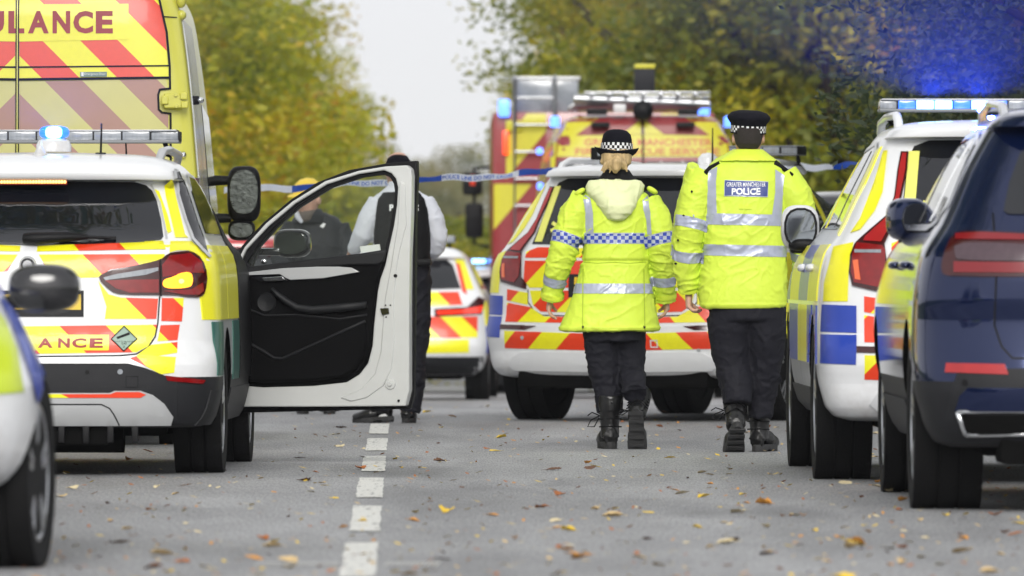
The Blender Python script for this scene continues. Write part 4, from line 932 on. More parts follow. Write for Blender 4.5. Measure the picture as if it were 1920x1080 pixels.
# --- 5  vans
def add_half(p): return list(p) + [(-x, z) for x, z in p[::-1]]
def build_ambulance():
    Y = 53.2; s = F / Y; cx = 32
    root = empty('ambulance', (X_at(cx, Y), Y, 0), R(.55))
    tag(root, 'tall yellow ambulance van with red chevron rear doors behind the ambulance car', 'ambulance')
    L = lambda pts: [((x - cx) / s, 1 + (HZ - y) / s) for x, y in pts]
    wh = [(.90, 1.1, .35, .24), (-.90, 1.1, .35, .24), (.90, 5.0, .35, .24), (-.90, 5.0, .35, .24)]
    keys = [(.34, .95, .06, .2, 7, 5.9), (.42, 1.0, .02, .2, 7, 6.0), (.60, 1.03, 0, .2, 7, 6.02), (1.0, 1.045, 0, .2, 7, 5.95), (1.25, 1.045, .005, .2, 7, 5.3), (1.6, 1.02, .015, .2, 7, 5.0), (2.0, .985, .03, .2, 7, 4.7), (2.35, .945, .05, .22, 6, 4.4), (2.55, .91, .07, .24, 5, 4.25), (2.66, .85, .11, .28, 4.5, 4.1), (2.72, .75, .2, .3, 4, 3.9)]
    me = body_mesh(keys, wh, nf=4, af=.5); set_paint(me, M_AMB); link('body', me, root); B = bvh_of(me)
    for x, y, r, w in wh: wheel(root, x, y, r, w)
    up = L([(36, 124), (36, -60), (270, -60), (296, 0), (309, 60), (314, 124)])
    lo = L([(36, 147), (36, 128), (315, 123), (315, 144)])
    dull = L([(36, 153), (310, 148), (314, 165), (297, 168), (297, 208), (315, 213), (315, 330), (36, 330)])
    low2 = L([(36, 338), (315, 336), (315, 560), (36, 565)])
    for reg, a, b, of in ((up, M_RED, M_YEL, 2.678), (lo, M_RED, M_YEL, 2.678), (low2, M_RED, M_YEL, 1.1)):
        chevrons(reg, B, .2165, of, root, a, b, name='door_stripes', off=.006)
    chevrons(dull, B, .2165, 2.678, root, M_AMB_MAUVE, M_AMB_DULL, name='window_film', off=.006)
    panel = L([(32, 8), (240, 7), (240, 74), (32, 78)])
    patch('letter_panel', add_half(panel), B, 'rear', M_YEL, root, off=.010, grid=.1)
    for ch, a, b in (('A', 52, 91), ('N', 98, 131), ('C', 137, 174), ('E', 179, 211), ('L', 15, 45), ('U', -32, 7), ('B', -72, -40), ('M', -122, -80), ('A', -166, -127)):
        (x0, z0), (x1, z1) = L([(a, 62.5), (b, 20.5)])
        patch('letter', fit(text_polys(ch, .12, .005), x0, x1, z0, z1), B, 'rear', M_MAROON, root, off=.0125, grid=.2, skirt=False)
    seam(L([(32, -60), (32, 640)]), B, root, w=.020, off=.014, both=False, name='door_gap'); seam(L([(32, -60), (32, 640)]), B, root, w=.006, off=.016, both=False, m=M_AMB, name='door_seal')
    seam(L([(32, 126), (316, 123)]), B, root, w=.008, off=.013, name='door_crease'); seam(L([(32, 149), (316, 145.5)]), B, root, w=.014, off=.013, name='window_gap')
    seam(L([(270, -70), (297, 0), (311, 60), (317, 124), (318, 166), (299, 168), (296, 178), (297, 205), (303, 211), (319, 213), (320, 420), (320, 640)]), B, root, w=.012, off=.012, name='door_gap')
    seam(L([(306, 31), (344, 33)]), B, root, w=.006, off=.010, name='panel_gap')
    sg_ = L([(150, 144), (200, 143.5), (200, 134.5), (150, 135)])
    si = patch('door_sign', sg_, B, 'rear', mat('sign_grey_green', (.18, .26, .22), .5), root, off=.013)
    (a, z0), (b, z1) = L([(158, 142), (198, 136.5)])
    patch('sign_letters', fit(text_polys('Emergency Door', .03), a, b, z0, z1), B, 'rear', M_WHITE, si, off=.0155, grid=.3, skirt=False)
    patch('sign_symbol', L([(152, 143), (156.5, 143), (156.5, 135.5), (152, 135.5)]), B, 'rear', M_WHITE, si, off=.0155, skirt=False)
    # hinge
    e = empty('door_hinge', (0, 0, 0), parent=root)
    for pts, th in (([(308, 175), (330, 175), (342, 177), (342, 203), (308, 203)], .03), ([(303, 180), (316, 180), (316, 196), (303, 196)], .045), ([(338, 173), (352, 173), (352, 187), (338, 187)], .05), ([(340, 190), (353, 190), (353, 203), (340, 203)], .05)):
        q = L(pts); plate('hinge_plate', q, [], -.005 - th, th + .03, M_AMB, e, .006)
    for px, py in ((330, 178), (331, 199)):
        (qx, qz), = L([(px, py)]); lathe('hinge_bolt', [(0, -.05), (.010, -.05), (.012, -.03), (.012, .0)], M_AMB, e, 16, 'y', (qx, 0, qz))
    (qx, qz), = L([(342, 290)]); lathe('side_lock', [(0, -.03), (.010, -.03), (.018, -.02), (.024, .02)], M_CHROME, root, 20, 'y', (qx, .03, qz))
    la = patch('tail_lamp', L([(346, 332), (369, 334), (377, 352), (379, 470), (366, 474), (350, 470)]), B, 'rear', M_LAMPD, root, off=.016, deep=.8)
    patch('lamp_lens', L([(350, 336), (362, 336), (362, 350), (350, 350)]), B, 'rear', mat('glow_red_lens', (.8, .04, .02), .1), la, off=.02)
    patch('tail_lamp', mirror([L([(346, 332), (369, 334), (377, 352), (379, 470), (366, 474), (350, 470)])]), B, 'rear', M_LAMPD, root, off=.016, deep=.8)
    patch('rear_bumper', add_half([(0, .62), (1.02, .62), (1.02, .36), (0, .36)]), B, 'rear', M_GREYTRIM, root, off=.03)
    # side: silver reflective side panel and dark window
    for side, sg in (('right', 1), ('left', -1)):
        patch('side_livery', [(.34, .62), (.34, 2.45), (2.4, 2.45), (2.4, .62)], B, side, mat('silver_reflective', (.55, .57, .60), .12, metal=.7, vary=.25, vscale=3), root, off=.006, deep=.4, grid=.12)
        patch('side_window', [(2.6, 1.25), (2.6, 2.0), (4.2, 1.95), (4.6, 1.3)], B, side, M_GLASS, root, off=.006, deep=.4)
        seam([(.5, 2.3), (1.4, 1.6), (1.4, .7)], B, root, side, .02, M_BLK, False, .009)
        for zz in (2.47, 2.56): blob('roof_marker', (sg * .93, .20 + (zz - 2.47) * 0, zz), (.03, .05, .03 if zz < 2.5 else .05), M_AMB, root, 2.2, 14, 10)
        box('side_latch', (sg * 1.0, .6, 1.99), (.05, .10, .05), M_BLK, root, bev=.01)
        blob('latch_knob', (sg * 1.03, .58, 1.99), (.022, .04, .018), M_CHROME, root, 2.2, 12, 8)
        w = empty('wing_mirror', (sg * 1.2, 4.85, 1.45), parent=root)
        blob('mirror_shell', (0, .04, 0.035), (.105, .08, .175), M_BLK, w, 3.6)
        blob('mirror_shell', (-sg * .015, .04, -.19), (.085, .07, .065), M_BLK, w, 3.)
        for zz in (.12, -.115): tube('mirror_arm', [(-sg * .20, .05, zz), (-sg * .08, .04, zz)], [.035, .028], M_BLK, w, 10)
        plate('mirror_glass', rnd(rect(-.088, -.09, .088, .185), 3), [], -.048, .012, mat('van_mirror_glass', (.10, .11, .10), .12, metal=.7, vary=.9, vscale=25, bump=.25, bscale=40), w, .003)
        plate('mirror_glass', rnd([(x - sg * .015, z) for x, z in rect(-.07, -.235, .07, -.145)], 3), [], -.04, .012, mat('van_mirror_glass', (.1, .1, .1), .1), w, .003)
    box('underside', (0, 3, .34), (1.6, 5.4, .2), M_UNDER, root, bev=.03)
    return root
build_ambulance()
def build_fire_van():
    Y = 92.; s = F / Y; cx = 1206; g = gz(Y)
    root = empty('fire_van', (X_at(cx, Y), Y, g), R(1.2))
    tag(root, 'fire service van with maroon roof, chevron doors and a roof rack', 'van')
    L = lambda pts: [((x - cx) / s, 1 - g + (HZ - y) / s) for x, y in pts]
    M_MAR = mat('fire_red_paint', (.21, .012, .016), .3, coat=.6, vary=.05); M_DR = mat('dark_red_film', (.21, .016, .018), .4, vary=.08); M_YF = mat('fire_yellow_film', (.52, .48, .02), .4, vary=.08)
    wh = [(.86, 1.0, .35, .23), (-.86, 1.0, .35, .23), (.86, 4.6, .35, .23), (-.86, 4.6, .35, .23)]
    keys = [(.34, .9, .05, .2, 6, 5.4), (.6, .98, 0, .2, 6, 5.6), (1.2, .985, 0, .2, 6, 5.3), (1.8, .965, .02, .2, 6, 4.8), (2.25, .93, .05, .2, 6, 4.4), (2.5, .88, .08, .22, 5, 4.2), (2.62, .82, .12, .25, 5, 4.1), (2.74, .76, .16, .3, 4.5, 4.0), (2.80, .66, .3, .3, 4, 3.8)]
    me = body_mesh(keys, wh, nf=4, af=.5); set_paint(me, M_MAR); link('body', me, root); B = bvh_of(me)
    for x, y, r, w in wh: wheel(root, x, y, r, w)
    reg = L([(1209, 251), (1209, 220), (1345, 221), (1360, 255)])
    chevrons(reg, B, .33, 2.76, root, M_DR, M_YF, name='door_stripes', slope=.75)
    patch('letter_panel', add_half(L([(1206, 297), (1206, 252), (1362, 255), (1367, 294)])), B, 'rear', M_YF, root, off=.007, grid=.15)
    for t, y, a, b in (('GREATER MANCHESTER', 267, 1096, 1336), ('FIRE & RESCUE SERVICE', 284, 1079, 1350)):
        (x0, z0), (x1, z1) = L([(a, y + 6.5), (b, y - 6.5)])
        patch('door_letters', fit(text_polys(t, .1, .002), x0, x1, z0, z1), B, 'rear', M_GOLDTXT, root, off=.011, grid=.4, skirt=False)
    pil = L([(1362, 222), (1371, 222), (1385, 330), (1372, 330)])
    for q in (pil, mirror([pil])[0]): patch('pillar_stripe', q, B, 'rear', M_YF, root, off=.012, deep=.6)
    chevrons(L([(1206, 420), (1206, 350), (1378, 350), (1382, 500), (1206, 500)]), B, .3, .1, root, M_DR, M_YF, name='door_stripes')
    for sg in (1, -1):
        q = L([(1212, 303), (1365, 302), (1368, 342), (1212, 345)])
        patch('rear_window', q if sg == 1 else mirror([q])[0], B, 'rear', mat('van_glass', (.10, .11, .12), .06, coat=1.), root, off=.008)
        seam(L([(1212, 318), (1366, 317)]) if sg == 1 else mirror([L([(1212, 318), (1366, 317)])])[0][::-1], B, root, w=.02, off=.016, both=False, m=M_SILVER, name='window_bar')
        for k in range(3):
            xx = (1240 + 40 * k); q2 = L([(xx, 303), (xx, 342)])
            seam(q2 if sg == 1 else mirror([q2])[0], B, root, w=.012, off=.018, both=False, m=M_SILVER, name='window_bar')
        box('door_hinge', (sg * .42, .06, 2.70 + .0), (.18, .10, .05), M_BLK, root)
        la = lathe('corner_beacon', [(0, 0), (.05, 0), (.05, .09), (.03, .11), (0, .11)], M_BLUE_SOFT, root, 16, 'z', (sg * .86, .35, 2.68))
        for zz, yy in ((2.45, .9), (2.1, .7)): box('side_beacon', (sg * 1.0, yy, zz), (.06, .25, .07), M_BLUE_SOFT if sg < 0 else M_BLUE_HALO, root, bev=.02)
    for side in ('left', 'right'):
        ev, od = [], []
        for i in range(8):
            for j in range(3): (ev if (i + j) % 2 else od).append(rect(.3 + i * .5, .8 + j * .5, .78 + i * .5, 1.28 + j * .5))
        two('side_livery', ev, od, B, side, M_YF, M_DR, root, off=.006, deep=.4, grid=.12)
    seam(L([(1206, 200), (1206, 560)]), B, root, w=.02, off=.012, both=False, name='door_gap')
    # roof rack with ladder, work lamps and camera dome
    e = empty('roof_rack', (0, 0, 2.86), parent=root)
    for sg in (-1, 1): tube('rack_rail', [(sg * .62, .3, .06), (sg * .62, 3.4, .06)], .03, M_ALLOY, e, 10)
    for yy in (.35, 1.3, 2.3): tube('rack_bar', [(-.66, yy, .05), (.66, yy, .05)], .028, M_ALLOY, e, 10)
    tube('rack_tube', [(-.68, .2, .10), (.66, .28, .05)], .045, M_ALLOY, e, 12)
    for k in range(7): box('ladder_rung', (-.5 + k * .17, .3, .14), (.03, .5, .03), M_ALLOY, e)
    for zz in (.12, .16): box('ladder_side', (.05, .3, zz), (1.25, .03, .02), M_ALLOY, e)
    blob('camera_dome', (.0, .05, -.02), (.10, .09, .10), M_BLK, e, 2.2); box('work_lamp', (-.23, .1, .0), (.12, .08, .08), M_WHITE, e)
    for sg in (-1, 1): box('rack_bracket', (sg * .45, .2, -.03), (.2, .1, .06), M_BLK, e)
    b2 = box('rear_box', (0.03, .5, .29), (.20, .25, .23), M_GREYTRIM, e); box('box_lid', (.03, .5, .425), (.20, .26, .045), M_YF, e)
    box('underside', (0, 2.6, .34), (1.6, 4.6, .2), M_UNDER, root, bev=.03)
    return root
build_fire_van()
def build_engine():
    Y = 104.; s = F / Y; cx = 1132; g = gz(Y)
    root = empty('fire_engine', (X_at(cx, Y), Y, g), R(.4))
    tag(root, 'large red fire engine with ladder, silver locker and yellow chevrons behind the fire van', 'fire engine')
    L = lambda pts: [((x - cx) / s, 1 - g + (HZ - y) / s) for x, y in pts]
    M_FR = mat('engine_red', (.22, .008, .012), .3, coat=.6, vary=.06); M_YF = MATS['fire_yellow_film']; M_DR = mat('engine_red_film', (.22, .010, .014), .4, vary=.08)
    bm = bmesh.new(); top = L([(0, 209)])[0][1]
    add_box(bm, (0, 3.2, (top + .75) / 2), (2.5, 6.4, top - .75), None, .08); add_box(bm, (0, 7.4, 1.75), (2.45, 1.9, 2.3), None, .15)
    body = obj('body', bm, M_FR, root, True, 40); me = body.data; B = bvh_of(me)
    left = L([(1129, 475), (1129, 200), (925, 200), (925, 475)])
    reg = L([(1135, 478), (1135, 345), (1338, 345), (1338, 478)])
    chevrons(reg, B, .5, .3, root, M_YF, M_DR, name='rear_stripes', slope=1.2)
    reg = L([(1240, 345), (1240, 205), (1315, 205), (1315, 345)])
    chevrons(reg, B, .45, .1, root, M_YF, M_DR, name='rear_stripes', slope=1.2)
    for sg in (-1, 1):
        box('rear_beacon', (sg * L([(945, 0)])[0][0] * -1, -.05, L([(0, 203)])[0][1]), (.13, .10, .20), M_BLUE_SOFT, root, bev=.03)
        box('tail_lamp', (sg * L([(948, 0)])[0][0] * -1, -.04, L([(0, 268)])[0][1]), (.065, .06, .27), M_RED_ON, root, bev=.015)
        box('marker_strip', (sg * 1.0, -.02, L([(0, 236)])[0][1]), (.18, .05, .12), M_YF, root)
        m = empty('wing_mirror', (sg * 1.42, 7.9, 2.0), parent=root)
        box('mirror_shell', (0, 0, -.02), (.22, .12, .42), M_BLK, m, bev=.05); box('mirror_shell', (.02 * sg, 0, .42), (.24, .14, .28), M_BLK, m, bev=.05)
        tube('mirror_arm', [(-sg * .2, .1, .62), (0, .05, .60), (0, .0, .30), (0, 0, -.3), (-sg * .2, .1, -.34)], .022, M_BLK, m, 8)
        box('mirror_repeater', (.02 * sg, -.07, .46), (.06, .02, .12), M_RED, m)
        for y in (1.6, 2.4 if False else 7.2):
            wheel(root, sg * 1.08, y, .48, .30, 6)
        box('mud_flap', (sg * 1.08, .9, .45), (.42, .03, .72), M_BLK, root)
    lk = empty('roof_locker', (0, 0, top), parent=root)
    x0, x1 = L([(966, 0)])[0][0], L([(1085, 0)])[0][0]; zt = L([(0, 150)])[0][1] - top
    box('locker_box', ((x0 + x1) / 2, 1.2, zt / 2 - .02), (x1 - x0, 2.2, zt + .05), M_LENS, lk, bev=.02)
    box('locker_lid', ((x0 + x1) / 2, 1.2, zt + .02), (x1 - x0 + .04, 2.24, .04), M_SILVER, lk, bev=.01)
    ld = empty('rear_ladder', (0, -.10, 0), parent=root); lx = [L([(q, 0)])[0][0] for q in (965, 1040)]
    z0, z1 = 1.0, L([(0, 143)])[0][1]
    for q in lx: tube('ladder_rail', [(q, 0, z0), (q, 0, z1 - .03), (q, .02, z1)], [.03, .03, .022], M_ALLOY, ld, 10)
    for k in range(8): tube('ladder_rung', [(lx[0], 0, z0 + .2 + k * .30), (lx[1], 0, z0 + .2 + k * .30)], .016, M_ALLOY, ld, 8)
    box('rear_shutter', (0, -.012, 1.85), (1.0, .03, 1.2), M_SILVER, root, bev=.005)
    box('rear_step', (0, -.12, .62), (2.3, .3, .10), M_ALLOY, root); box('underside', (0, 4, .6), (1.9, 7.6, .4), M_UNDER, root, bev=.03)
    return root
build_engine()
# ------------------------------------------------------------------ people
M_SKIN = mat('skin', (.58, .34, .25), .5, vary=.12, vscale=30)
def cloth(name, col, rough=.6, bump=.35, **k): return mat(name, col, rough, bump=bump, bscale=28, spec=.25, **k)
M_HIVIS = cloth('hi_vis_fabric', (.63, .79, .075), .5, bump=.25, vary=.09, vscale=5)
M_HIVIS2 = cloth('hi_vis_fabric_bright', (.66, .80, .065), .5, bump=.25, vary=.07)
M_HOOD = cloth('faded_hood_fabric', (.74, .78, .46), .55, vary=.10, vscale=9)
M_REFL = mat('reflective_tape', (.42, .45, .56), .35, metal=.25, vary=.08, vscale=20, bump=.1)
M_NAVY = cloth('navy_trousers', (.0085, .0085, .0135), .75, vary=.3, bump=.5)
M_BLKCLOTH = cloth('black_cloth', (.005, .005, .006), .8, vary=.3, bump=.4)
M_BOOT = mat('boot_leather', (.007, .007, .0075), .33, vary=.2, bump=.25, bscale=60)
M_SOLE = mat('boot_sole', (.024, .024, .025), .7, vary=.3, bump=.5, bscale=80)
M_FELT = mat('hat_felt', (.006, .006, .010), .9, vary=.2, bump=.3, bscale=300, spec=.15)
M_BLOND = mat('blond_hair', (.52, .37, .18), .45, vary=.55, vscale=60, stretch=(1, 1, .15), bump=.6, bscale=120)
M_DARKHAIR = mat('cropped_dark_hair', (.020, .014, .011), .7, vary=.4, vscale=120, bump=.6, bscale=300)
M_SHIRT = cloth('white_shirt', (.70, .72, .80), .6, vary=.05)
def checker_mat(name, a, b, sc):
    if name in MATS: return MATS[name]
    m = bpy.data.materials.new(name); m.use_nodes = True; nt = m.node_tree; bs = nt.nodes['Principled BSDF']; bs.inputs['Roughness'].default_value = .4
    tc = nt.nodes.new('ShaderNodeTexCoord'); mp = nt.nodes.new('ShaderNodeMapping'); mp.inputs['Scale'].default_value = (1, 0, 1); mp.inputs['Location'].default_value = (.001, .013, .0)
    ck = nt.nodes.new('ShaderNodeTexChecker'); ck.inputs['Scale'].default_value = 1 / sc; ck.inputs[1].default_value = (*a, 1); ck.inputs[2].default_value = (*b, 1)
    nt.links.new(tc.outputs['Object'], mp.inputs[0]); nt.links.new(mp.outputs[0], ck.inputs['Vector']); nt.links.new(ck.outputs[0], bs.inputs['Base Color']); MATS[name] = m; return m
M_CHECK = checker_mat('blue_check_tape', (.03, .06, .40), (.42, .46, .55), .0215)
def folds(seed, amp, fr=(5, 5, 13), fine=.35):
    off = Vector((seed * 3.1, seed * 1.7, seed * 2.3)); N = noise.noise
    def f(c, n):
        w = N(Vector((c.x * 2.6, c.y * 2.6, c.z * 2.6)) + off)
        w2 = N(Vector((c.x * 7, c.y * 7, c.z * 7)) + off * 2)
        broad = N(Vector((c.x * fr[0] * .7 + w, c.y * fr[1] * .7, c.z * fr[2] * .6 + w)) + off)
        r = max(0, 1 - abs(N(Vector((c.x * fr[0] + w * 1.6, c.y * fr[1] + w, c.z * fr[2] + w * 1.8 + w2 * .5)) + off)) * 5.5)
        r2 = max(0, 1 - abs(N(Vector((c.x * 10 + c.z * 6 + w2, c.y * 9, c.z * 12 - c.x * 8 + w)) + off * 1.3)) * 6.5)
        q = N(Vector((c.x * 38 - c.z * 12, c.y * 34, c.z * 44 + c.x * 14)) + off)
        return amp * (.55 * broad + .75 * r**1.3 * (.5 + w) + .55 * r2**1.3 * (.4 - w2)) + amp * fine * .22 * q
    return f
def band(name, me, co, no, h, m, parent, sel, off=.003):
    """strip of the garment between two planes, lifted off it by the tape's thickness"""
    bm = bmesh.new(); bm.from_mesh(me); no = Vector(no).normalized(); co = Vector(co)
    for t in (-h / 2, h / 2): bmesh.ops.bisect_plane(bm, geom=bm.verts[:] + bm.edges[:] + bm.faces[:], plane_co=co + no * t, plane_no=no, dist=1e-6)
    kill = [f for f in bm.faces if not (abs((f.calc_center_median() - co).dot(no)) < h / 2 and sel(f.calc_center_median()))]
    bmesh.ops.delete(bm, geom=kill, context='FACES')
    if not bm.faces: bm.free(); return None
    bm.normal_update()
    for v in bm.verts: v.co += v.normal * off
    return obj(name, bm, m, parent)
def limb(bm, pts, rad, seg=16): add_tube(bm, pts, rad, seg, (0, 1, 0))
def seg_dist(p, a, b):
    a, b = Vector(a), Vector(b); t = max(0, min(1, (p - a).dot(b - a) / (b - a).length_squared)); return (p - a - (b - a) * t).length
def add_hand(bm, w, d, side, curl=.9, sc=1.):
    """wrist w, hand direction d, thumb towards the front; five bent fingers"""
    w = Vector(w); d = Vector(d).normalized(); fwd = Vector((0, 1, 0)); out = d.cross(fwd).normalized() * side
    fwd = (fwd - d * fwd.dot(d)).normalized()
    inn = out
    limb(bm, [w - d * .03, w, w + d * .04 * sc, w + d * .085 * sc], [(.022, .027), (.021, .028), (.019 * sc, .040 * sc), (.016 * sc, .040 * sc)], 12)
    for i, (ln, o) in enumerate(((.072, .030), (.080, .010), (.076, -.011), (.060, -.030))):
        p = w + d * .078 * sc + fwd * o * sc; pts = [p]; a = .15
        for q in (.45, .32, .27):
            a += curl * .55
            dd = d * math.cos(a) + inn * math.sin(a); p = p + dd * ln * q * sc; pts.append(p)
        limb(bm, pts, [.0098 * sc, .0095 * sc, .0088 * sc, .0075 * sc], 8)
    p = w + d * .02 * sc + fwd * .028 * sc
    limb(bm, [p, p + (d * .6 + fwd * .7).normalized() * .036 * sc, p + (d * .8 + fwd * .55 + inn * .4).normalized() * .066 * sc, p + (d * .9 + fwd * .35 + inn * .7).normalized() * .088 * sc], [.014 * sc, .0125 * sc, .011 * sc, .0085 * sc], 8)
def add_head(bm, c, face=(0, 1, 0), sc=1., tilt=0.):
    """head centred at c (eye level), looking along face"""
    b2 = bmesh.new()
    add_loft(b2, [((0, .035, -.125), .030, .030), ((0, .030, -.112), .046, .050), ((0, .020, -.085), .058, .072), ((0, .012, -.045), .067, .085), ((0, .004, 0), .073, .093), ((0, 0, .045), .076, .097), ((0, -.004, .085), .068, .088), ((0, -.006, .112), .045, .062), ((0, -.006, .124), .016, .025)], 24, 2.2)
    limb(b2, [(0, .088, .012), (0, .104, -.020), (0, .100, -.040), (0, .085, -.046)], [.010, .013, .015, .008], 8)
    for s in (-1, 1):
        add_lathe(b2, [(0, -.008), (.020, -.008), (.027, 0), (.022, .010), (.008, .004), (0, .004)], 14, 'x', (s * .078, -.006, -.012))
        limb(b2, [(s * .034, .076, .026), (s * .012, .086, .03)], .009, 8)
        limb(b2, [(s * .026, .084, -.070), (0, .090, -.068)], .009, 8)
    limb(b2, [(0, -.028, -.19), (0, -.020, -.13), (0, -.015, -.06)], [(.062, .062), (.056, .058), (.055, .058)], 16)
    f = Vector(face); yaw = math.atan2(-f.x, f.y)
    M = Matrix.Translation(Vector(c)) @ Matrix.Rotation(yaw, 4, 'Z') @ Matrix.Rotation(tilt, 4, 'X') @ Matrix.Scale(sc, 4)
    bmesh.ops.transform(b2, matrix=M, verts=b2.verts); me = bpy.data.meshes.new('h'); b2.to_mesh(me); b2.free(); bm.from_mesh(me); bpy.data.meshes.remove(me)
    return M
def checker_ring(name, prof, seg, rows_m, parent, c):
    """lathed band whose little panels alternate black and white"""
    bm = bmesh.new(); add_lathe(bm, prof, seg, 'z', c); bmesh.ops.delete(bm, geom=[f for f in bm.faces if len(f.verts) > 4], context='FACES')
    bm.faces.ensure_lookup_table()
    for i, f in enumerate(bm.faces): f.material_index = (i // seg + (i % seg) // 2) % 2
    bmesh.ops.recalc_face_normals(bm, faces=bm.faces)
    o = obj(name, bm, None, parent)
    for m in rows_m: o.data.materials.append(m)
    return o
def boot(parent, M, shaft=.20, sc=1., lace=True, shoe=False):
    bm = bmesh.new()
    limb(bm, [(0, -.060, .055), (0, -.01, .062), (0, .07, .055), (0, .14, .042), (0, .195, .036)], [(.038, .045), (.042, .052), (.044, .046), (.048, .034), (.034, .026)], 16)
    if not shoe: limb(bm, [(0, -.012, .05), (0, -.012, .11), (0, -.014, .16), (0, -.016, shaft), (0, -.016, shaft + .06)], [(.042, .056), (.042, .052), (.046, .054), (.052, .060), (.054, .062)], 18)
    else: limb(bm, [(0, -.02, .05), (0, -.015, .09), (0, -.015, .105)], [(.038, .05), (.036, .044), (.034, .040)], 14)
    me = remesh(bm, .006, 2)
    displace(me, folds(3, .0022, (9, 9, 26)))
    me.transform(M @ Matrix.Scale(sc, 4)); me.materials.append(M_BOOT); b = link('shoe' if shoe else 'boot', me, parent)
    bm = bmesh.new(); N = 28; rows = []
    for z, g in ((.0, .98), (.006, 1.), (.026, 1.), (.032, .96)):
        rg = []
        for k in range(N):
            t = 2 * math.pi * k / N; y = math.cos(t); x = math.sin(t)
            wd = .047 if y > 0 else .041; wd *= 1 - .12 * math.exp(-((y + .1) / .3)**2)
            zz = z
            if z < .01 and -.45 < y < -.05: zz = z + .010
            rg.append(bm.verts.new((x * wd * g, .066 + y * .143 * g, zz)))
        rows.append(rg)
    for a, c in zip(rows[:-1], rows[1:]):
        for k in range(N): bm.faces.new((a[k], a[(k + 1) % N], c[(k + 1) % N], c[k]))
    bm.faces.new(rows[0][::-1]); bm.faces.new(rows[-1]); bmesh.ops.recalc_face_normals(bm, faces=bm.faces)
    for k in range(7): add_box(bm, (0, -.05 + k * .04, -.003), (.07, .018, .008))
    bm.transform(M @ Matrix.Scale(sc, 4)); obj('sole', bm, M_SOLE, b, True, 40)
    if not shoe:
        bm = bmesh.new()
        for k in range(4):
            z = .10 + k * .035; add_tube(bm, [(-.05, -.03, z), (0, -.078, z + .004), (.05, -.03, z)], .0035, 6)
        if lace:
            add_tube(bm, [(-.045, .0, .15), (-.085, .0, .13), (-.10, 0, .10), (-.07, 0, .10), (-.048, 0, .14)], .0028, 6, (0, 1, 0))
            add_tube(bm, [(-.045, .0, .15), (-.08, .0, .165), (-.10, 0, .15)], .0028, 6, (0, 1, 0))
        bm.transform(M @ Matrix.Scale(sc, 4)); bmesh.ops.recalc_face_normals(bm, faces=bm.faces); obj('lace', bm, M_BLKCLOTH, b)
    return b
def pose(x, y, z, pitch=0, yaw=0): return Matrix.Translation((x, y, z)) @ Matrix.Rotation(yaw, 4, 'Z') @ Matrix.Rotation(pitch, 4, 'X')
def garment(bm, vox, m, name, parent, fold, sm=2):
    me = remesh(bm, vox, sm); displace(me, fold); me.materials.append(m); return link(name, me, parent), me
def trousers(parent, legs, hip, m, seed=1, extra=None):
    """legs: [(points, radii)]"""
    bm = bmesh.new()
    for pts, rad in legs: limb(bm, pts, rad, 18)
    add_loft(bm, hip, 24, 2.3)
    def fo(c, n):
        a = folds(seed, .017, (6, 6, 9))(c, n)
        e = math.exp(-((c.z - .38) / .16)**2)
        return a + e * folds(seed + 4, .020, (5, 5, 22))(c, n)
    return garment(bm, .010, m, 'trousers', parent, fo)

